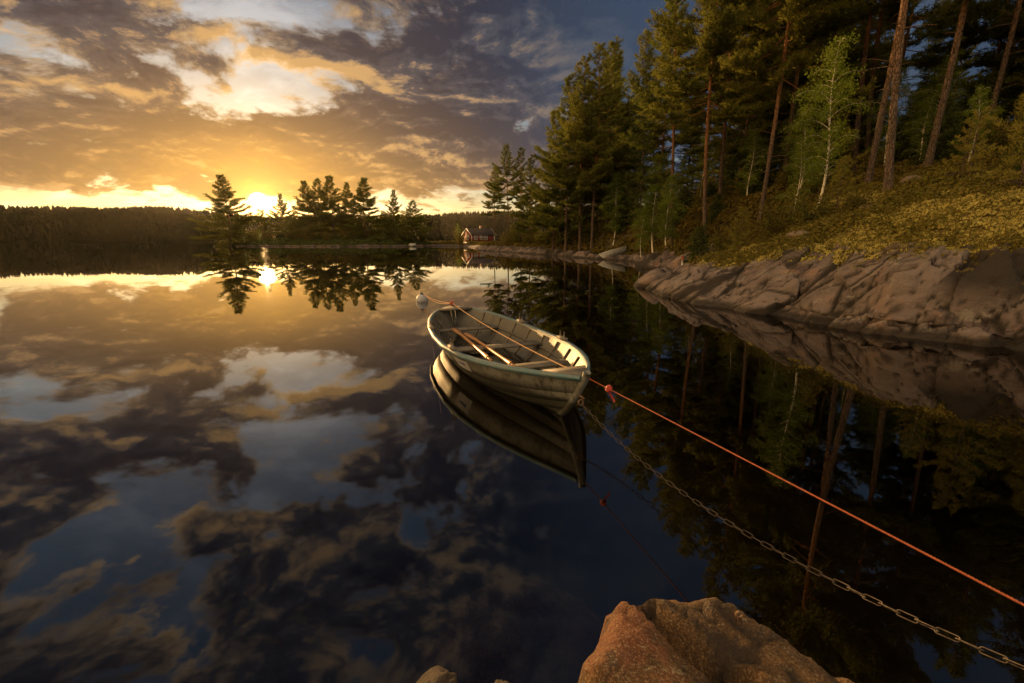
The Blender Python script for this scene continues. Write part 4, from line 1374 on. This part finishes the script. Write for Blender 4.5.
o1 = build_oar(at_z(453.5, 328, .262), at_z(491.5, 361, .285))
tag(o1, 'wooden oar nearer the hull side with its handle resting on the middle thwart', 'oar', 'pair of oars in the rowing boat')
o2 = build_oar(at_z(466, 333, .262), at_z(515.5, 367, .262))
tag(o2, 'wooden oar lying along the middle of the rowing boat, its end past the thwart', 'oar', 'pair of oars in the rowing boat')


def build_beached_boat():
    p = at_z(600, 258.3, 0.10); q = at_Y(629, 248, p[1] + 1.2)
    d = q[:2] - p[:2]; L = float(np.linalg.norm(d)); zq = .78
    root = empty('rowing_boat', (q[0], q[1], zq - .12), math.atan2(-d[1], -d[0]))
    tag(root, 'small pale rowing boat pulled up on the shore below the forest', 'rowing boat')
    root.rotation_euler = (R(30), math.atan2(zq - .22, L), root.rotation_euler[2])
    s = L / BL; root.scale = (s, s * 1.05, s * 1.25)
    build_boat_meshes(root, 3, 4, True, material('pale_boat_paint', m_worn, a=(.62, .61, .56), b=(.48, .47, .43), scale=4))
    for x in (1.2, 2.9): thwart(root, x, .22, .2)


build_beached_boat()

# ------------------------------------------------------------------ ropes, chain, buoy
def strands(P, r, pitch, sides=6, per=10):
    """two-strand laid rope along P"""
    P = np.asarray(P, float)
    seg = np.linalg.norm(np.diff(P, axis=0), axis=1); s = np.concatenate([[0], np.cumsum(seg)])
    n = int(s[-1] / pitch * per); q = np.linspace(0, s[-1], n)
    C = np.stack([np.interp(q, s, P[:, i]) for i in range(3)], 1)
    T = np.gradient(C, axis=0); T /= np.linalg.norm(T, axis=1)[:, None]
    A = np.cross(T, [0, 0, 1.0]); A /= np.linalg.norm(A, axis=1)[:, None]; B = np.cross(T, A)
    m = MB()
    for k in range(3):
        ph = q / pitch * 2 * math.pi + k * 2 * math.pi / 3
        m.tube(C + (A * np.cos(ph)[:, None] + B * np.sin(ph)[:, None]) * r * .5, r * .58, sides)
    return m


RB, RE = np.array([.63546, 3.64552, .47]), np.array([2.04, -.70, .665])
Tn = np.linspace(0, 1, 40)[:, None]
rope = strands(RB * (1 - Tn) + RE * Tn, .0039, .030).build('mooring_rope', M_ORANGE)
tag(rope, 'taut orange rope running from the boat\'s bow to the near right shore', 'rope')
P = [to_world((.03, 0, .49))]
line = strands(np.array([to_world((.02, 0, .50)) * (1 - t) + RB * t - np.array([0, 0, .05 * 4 * t * (1 - t)]) for t in np.linspace(0, 1, 20)]), .006, .045)
tag(line.build('rope', M_TAN), 'thin tan rope stretched over the open rowing boat from end to end', 'rope')
BU = at_z(422, 301.5, 0)
sp = to_world((-.02, 0, .50))
for k, (dz, sg) in enumerate(((.0, .05), (.012, .10))):
    e = np.array([BU[0] + .05, BU[1], .20 + dz])
    pts = [e * (1 - t) + sp * t - np.array([0, 0, sg * 4 * t * (1 - t)]) for t in np.linspace(0, 1, 14)]
    tag(strands(pts, .006, .045).build('rope', M_TAN), ['upper, tighter tan rope between the pale buoy and the boat\'s stern', 'lower, slacker tan rope between the pale buoy and the boat\'s stern'][k], 'rope', 'ropes to the buoy')
hk = strands([to_world((.02 + .05 * math.sin(a) * .6, .05 * math.cos(a), .50 + .012 * i)) for i, a in enumerate(np.linspace(0, 6.28 * 2, 30) )][:30] if False else
             [to_world((.015 + .035 * math.sin(a), .035 * math.cos(a), .475 + .0022 * i)) for i, a in enumerate(np.linspace(0, 6.28 * 3, 30))], .006, .045)
tag(hk.build('rope_turns', M_REDKNOT), 'reddish rope turns wound round the boat\'s stern post', 'rope')
broot = empty('buoy', (BU[0], BU[1], .0))
tag(broot, 'pale round mooring buoy floating beyond the boat\'s stern', 'buoy')
MB().ellipsoid((0, 0, .045), (.155, .155, .15), 24, 16).build('float', M_BUOY, broot, smooth=True)
MB().tube([(0, 0, .17), (0, 0, .205), (0, 0, .225)], [.055, .05, .035], 12).build('collar', M_BUOYCAP, broot)
a_ = np.linspace(0, 2 * math.pi, 15)
MB().tube([(math.cos(q) * .03, 0, .245 + math.sin(q) * .03) for q in a_], .008, 6, cap=False).build('eye', M_IRON, broot)
tag(MB().tube([(BU[0] - .0, BU[1], -.08), (BU[0] + .25, BU[1] - .3, -.5), (BU[0] + .5, BU[1] - .6, -2.9)], .008, 6).build('anchor_line', M_TAN), 'thin line sinking from the buoy into the water', 'rope')

# red float knotted on the orange rope
t_ = .075; kp = RB * (1 - t_) + RE * t_
km = MB(); rng_ = np.random.default_rng(4)
for i in range(7):
    a = np.linspace(0, 2 * math.pi, 13); ax = Vector(rng_.normal(0, 1, 3)).normalized(); u_ = ax.orthogonal().normalized(); w_ = ax.cross(u_)
    km.tube([np.array(kp) + np.array(u_) * math.cos(q) * .021 + np.array(w_) * math.sin(q) * .018 + rng_.normal(0, 0.002, 3) for q in a], .009, 6, cap=False)
km.tube([kp + np.array([0, 0, -.02]), kp + np.array([.03, -.02, -.07]), kp + np.array([.045, -.01, -.10])], .008, 6)
tag(km.build('rope_knot', M_REDKNOT), 'bulky red rope knot hanging on the orange rope near the bow', 'rope knot')

# chain: real links, alternately turned
CE = np.array([1.5117, 1.1, .36547]); CR = np.array([2.16, -.72, .70])
pts = []
for t in np.linspace(0, 1, 60):
    p = CH_B * (1 - t) + CE * t; p[2] -= .18 * 4 * t * (1 - t); pts.append(p)
sl = pts[-1] - pts[-2]; sl /= np.linalg.norm(sl)
for t in np.linspace(0, 1, 40)[1:]:
    L2 = np.linalg.norm(CR - CE)
    p = (CE + sl * L2 * t) * (1 - t) ** 2 + CR * (1 - (1 - t) ** 2) if False else CE * (2 * t ** 3 - 3 * t ** 2 + 1) + sl * L2 * (t ** 3 - 2 * t ** 2 + t) + CR * (-2 * t ** 3 + 3 * t ** 2)
    pts.append(p)
pts = np.array(pts)


def build_chain():
    root = empty('mooring_chain', CH_B)
    tag(root, 'sagging galvanised chain from the ring under the boat\'s bow to the near shore', 'chain')
    pitch = .058; r = .0023; hl, hw = .0340, .0100
    a = np.linspace(0, 2 * math.pi, 21)
    P = [(np.sign(math.cos(q)) * (hl - hw) + math.cos(q) * hw, math.sin(q) * hw, 0) for q in a[:-1]]
    P.append(P[0])
    V, F = tube(P, r, 6)
    me = mk_mesh('link', V, F, True)
    s = np.concatenate([[0], np.cumsum(np.linalg.norm(np.diff(pts, axis=0), axis=1))])
    n = int(s[-1] / pitch); first = None
    for i in range(n):
        q = np.array([np.interp(i * pitch, s, pts[:, j]) for j in range(3)]); q2 = np.array([np.interp(i * pitch + pitch, s, pts[:, j]) for j in range(3)])
        d = Vector(q2 - q).normalized(); rot = d.to_track_quat('X', 'Z') @ Matrix.Rotation(R(45 + 90 * (i % 2) + 9 * math.sin(i * 1.7)), 3, 'X').to_quaternion()
        o = link('link', me, M_STEEL, root) if first is None else first.copy()
        if first is None: first = o
        else: COL.objects.link(o); o.parent = root
        o.rotation_mode = 'QUATERNION'; o.rotation_quaternion = rot; o.location = (q + q2) / 2 - CH_B


build_chain()

# ------------------------------------------------------------------ the near rock and the boulders beside it
NEAR = np.array([(-.75, -3.2), (-.42, -.6), (-.06, .42), (.11, .72), (.20, .91), (.29, .95), (.50, .945), (.63, .87), (.84, .70), (1.3, .2), (1.9, -.40), (2.5, -1.2), (2.9, -3.2)])


def near_rock():
    gx, gy = np.meshgrid(np.arange(-1.7, 3.6, .014), np.arange(-3.0, 1.75, .014)); x, y = gx.ravel(), gy.ravel()
    P = np.stack([x, y, 0 * x], 1)
    wob = fbm(P * 2.2, 3, 7) * .045 + fbm(P * 9, 3, 8) * .012
    d = np.full(x.shape, 1e9); ins = np.zeros(x.shape, bool); n = len(NEAR); dx_ = np.zeros(x.shape)
    for i in range(n):
        a, b = NEAR[i], NEAR[(i + 1) % n]; e = b - a
        t = np.clip(((x - a[0]) * e[0] + (y - a[1]) * e[1]) / (e @ e), 0, 1)
        if i < n - 1: d = np.minimum(d, np.hypot(x - a[0] - t * e[0], y - a[1] - t * e[1]))
        if a[1] != b[1]: ins ^= ((a[1] > y) != (b[1] > y)) & (x < e[0] * (y - a[1]) / e[1] + a[0])
    sd = np.where(ins, d, -d) + wob
    top = .672 - .20 * np.maximum(0, x - .50) - .10 * np.maximum(0, x - .9) - .05 * np.maximum(0, -x)
    right = sstep(.2, .9, x)
    h = top - .03 * (1 - sstep(0, .06, sd)) ** 2 * (sd > 0)
    side = np.maximum(0, -sd); steep = 5.0 * (1 - right) + 1.5 * right
    h = np.where(sd < 0, top - .03 - side * steep, h)
    Q = np.stack([x, y, h], 1)
    rot = np.array([[.80, .55, .22], [-.52, .83, -.20], [-.29, .05, .95]])
    Qr = Q @ rot.T + fbm(Q * 3, 2, 5)[:, None] * .04
    f1, c1, id1 = blocks(Qr * [1.5, 3.1, 2.4], 23, 1.3, .13, .9)
    f2, c2, id2 = blocks(Qr * [5.0, 9.0, 7.0], 19, 1.3, .12, .9)
    h = h + (f1 - .28) * .095 + (f2 - .28) * .038 - (1 - sstep(0, .04, c1)) * .035 - (1 - sstep(0, .06, c2)) * .010 + fbm(Q * 12, 4, 25) * .006 + fbm(Q * 40, 3, 29) * .004
    # two deep cracks seen running across the top
    cr = np.abs((x - .42) * .9 + (y - .75) * .5 + fbm(P * 4, 2, 31) * .05); h -= .085 * (1 - sstep(0, .03, cr)) * sstep(-.05, .1, sd)
    V = np.stack([x, y, h], 1); nx = gx.shape[1]
    i = np.arange(gx.shape[0] - 1)[:, None] * nx + np.arange(nx - 1)[None]
    F = np.stack([i, i + 1, i + nx + 1, i + nx], -1).reshape(-1, 4)
    F = F[V[F, 2].max(1) > -1.6]
    used = np.unique(F); re = np.full(len(V), -1); re[used] = np.arange(len(used))
    o = link('boulder', mk_mesh('boulder', V[used], re[F], True), M_BOULDER)
    tag(o, 'large cracked orange granite rock in the foreground rising from the water', 'rock')
    at = o.data.attributes.new('crack', 'FLOAT', 'POINT'); at.data.foreach_set('value', np.maximum(1 - sstep(0, .09, c1), .85 * (1 - sstep(0, .12, c2)))[used].astype(np.float32))
    return lambda X, Y: float(h[np.argmin((x - X) ** 2 + (y - Y) ** 2)])


rock_z = near_rock()


def stone(c, r, seed, label, rz=0.0, name='boulder', mat=None):
    th = np.linspace(0, math.pi, 40); ph = np.linspace(0, 2 * math.pi, 64, endpoint=False)
    D = np.array([[math.sin(t) * math.cos(p), math.sin(t) * math.sin(p), math.cos(t)] for t in th for p in ph])
    f1, c1, _ = blocks(D * 1.3 + seed, seed, 1.05, .38, .5); f2, c2, _ = blocks(D * 4.0 + seed, seed + 3, .8, .5, .5)
    D = D * (1 + (f1 + .2) * .30 + f2 * .06 + fbm(D * 5 + seed, 3, seed) * .04 - (1 - sstep(0, .1, c1)) * .04)[:, None]
    F = [[i * 64 + j, (i + 1) * 64 + j, (i + 1) * 64 + (j + 1) % 64, i * 64 + (j + 1) % 64] for i in range(39) for j in range(64)]
    o = MB().add(D * np.array(r), F).build(name, mat or M_WETROCK, None, True, c)
    o.rotation_euler[2] = rz
    tag(o, label, 'rock'); return o


p = at_z(428, 686, .0); stone((p[0] - .03, p[1] - .12, -.12), (.12, .24, .16), 3, 'small wet rock breaking the surface at the lower edge, left of the orange rock', R(-30))
p = at_z(500, 684, .0); stone((p[0], p[1] - .06, -.09), (.07, .12, .11), 6, 'tiny wet stone tip at the lower edge beside the orange rock')
p = at_z(480, 640, -.2); stone((p[0], p[1] - .12, -.50), (.34, .70, .40), 9, 'long submerged rock showing faintly under the water, left of the orange rock', R(-24), mat=M_SUBMERGED)
p = at_z(565, 640, -.3); stone((p[0] + .02, p[1] - .1, -.68), (.34, .6, .45), 12, 'submerged rock under the water close to the orange rock', R(10), mat=M_SUBMERGED)

for k_, (px, Yd, sz, lab) in enumerate([(905, 15.6, .42, 'lichen covered stone lying right of the nearest leaning pine'), (862, 14.2, .30, 'grey stone in the heather left of the nearest leaning pine'),
                                        (800, 13.6, .36, 'low grey rock in the moss below the slender birch'), (985, 11.5, .30, 'small stone in the lichen under the twin saplings')]):
    x, y = by_px(px, Yd)
    stone((x, y, float(surf_z(x, y)) + .02), (sz, sz * .75, sz * .5), 20 + k_ * 4, lab, k_ * 1.1, 'stone')

# iron eye bolts
def eyebolt(x, y, z, s, label):
    root = empty('eye_bolt', (x, y, z)); tag(root, label, 'bolt')
    MB().tube([(0, 0, -.05 * s), (0, 0, .03 * s)], .006 * s, 8).build('shank', M_IRON, root)
    MB().tube([(math.cos(q) * .016 * s, 0, .046 * s + math.sin(q) * .016 * s) for q in a_], .005 * s, 6, cap=False).build('eye', M_IRON, root)
for q_ in np.linspace(.5, 1.4, 90):
    eb = at_Y(738, 626, q_)
    if rock_z(eb[0], eb[1]) > eb[2]: break
eyebolt(eb[0], eb[1], rock_z(eb[0], eb[1]), .5, 'small rusty eye bolt standing on top of the orange granite rock')
eyebolt(2.06, -.72, rock_z(2.06, -.72), 1.6, 'iron ring bolt on the near shore that holds the rope and the chain')

# short post on the rock tip of the bank
q = at_z(681, 277, .35)
pr_ = empty('marker_post', (q[0], q[1], float(surf_z(q[0], q[1])) - .05)); tag(pr_, 'short pale post with a rusty top on the low rock tip', 'post')
MB().tube([(0, 0, 0), (0, 0, .26)], .03, 8).build('stake', M_WHITE, pr_)
MB().tube([(0, 0, .26), (0, 0, .40)], [.034, .026], 8).build('cap', M_ORANGE, pr_)


# ------------------------------------------------------------------ ground cover: lichen cushions, heather and tufts of grass
def ground_cover():
    rng = np.random.default_rng(77); n = 52000
    a = np.radians(rng.uniform(8, 66, n)); r = 7.5 + (rng.uniform(0, 1, n) ** 1.6) * 34
    x, y = np.sin(a) * r, np.cos(a) * r
    h, d, wr = ground_base(x, y)
    P = np.stack([x, y, 0 * x], 1)
    ok = (d > wr * .52 + fbm(P * .8, 4, 21) * .55 + rng.normal(0, .12, n)) & (d > .45) & (surf_z(x, y) > .6)
    x, y, d, P, r = x[ok], y[ok], d[ok], P[ok], r[ok]
    z = surf_z(x, y)
    typ = fbm(P * .45, 3, 101) + rng.normal(0, .28, len(x))
    def cushions(sel, size, per, leaf, flat, name, mat, label, up=.0):
        C = np.stack([x[sel], y[sel], z[sel]], 1); s = size * rng.uniform(.5, 1.4, len(C)) * (.8 + r[sel] / 40)
        k = len(C); u = rng.normal(0, 1, (k, per, 3)); u /= np.linalg.norm(u, axis=2)[..., None]; u[..., 2] = np.abs(u[..., 2])
        Q = (C[:, None] + u * s[:, None, None] * np.array([1, 1, flat])).reshape(-1, 3)
        nn = u.reshape(-1, 3) + rng.normal(0, .45, (k * per, 3)); nn[:, 2] += up
        t1 = np.cross(nn, rng.normal(0, 1, nn.shape)); t1 /= np.linalg.norm(t1, axis=1)[:, None] + 1e-9
        t2 = np.cross(nn, t1); t2 /= np.linalg.norm(t2, axis=1)[:, None] + 1e-9
        l = leaf * rng.uniform(.6, 1.4, (k * per, 1)) * np.repeat(.7 + r[sel] / 30, per)[:, None]
        V = np.stack([Q - t1 * l, Q + t2 * l * .8, Q + t1 * l, Q - t2 * l * .8], 1).reshape(-1, 3)
        tag(link(name, mk_mesh(name, V, np.arange(len(V)).reshape(-1, 4)), mat), label, kind='stuff')
    na = 16000; a2 = np.radians(rng.uniform(-11, 24, na)); r2 = 36 + rng.uniform(0, 1, na) ** 1.3 * 90
    x2, y2 = np.sin(a2) * r2, np.cos(a2) * r2; h2, d2, w2 = ground_base(x2, y2); k2 = d2 > .9 + 1.2 * rng.uniform(0, 1, na)
    x = np.concatenate([x, x2[k2]]); y = np.concatenate([y, y2[k2]]); r = np.concatenate([r, r2[k2]]); z = np.concatenate([z, surf_z(x2[k2], y2[k2])]); typ = np.concatenate([typ, rng.normal(0, .3, k2.sum())])
    open_ = (x * .6 + y * .8) < 21
    cushions((typ > -.02) & open_, .080, 24, .024, .8, 'lichen', material('reindeer_lichen', m_foliage, a=(.28, .235, .060), b=(.42, .35, .11), trans=.15, warm=(.34, .21, .04)), 'pale yellow cushions of reindeer lichen on the slope')
    cushions((typ <= .06) & open_, .14, 22, .026, 1.25, 'heather', material('heather_leaves', m_foliage, a=(.10, .10, .022), b=(.19, .125, .034), trans=.3, warm=(.22, .09, .02)), 'brown and green heather between the lichen')
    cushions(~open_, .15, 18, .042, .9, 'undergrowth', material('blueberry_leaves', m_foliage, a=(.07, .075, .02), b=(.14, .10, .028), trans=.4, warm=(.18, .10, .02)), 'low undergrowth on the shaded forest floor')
    # grass blades
    m = 20000; pick = rng.integers(0, len(x), m); C = np.stack([x[pick], y[pick], z[pick]], 1) + rng.normal(0, .12, (m, 3)) * [1, 1, 0]
    V, F = needles(C, np.tile([0, 0, 1.0], (m, 1)), rng, 5, .24, .005, .4)
    tag(link('grass', mk_mesh('grass', V, F), M_SHRUB), 'thin dry grass standing on the slope', kind='stuff')


ground_cover()
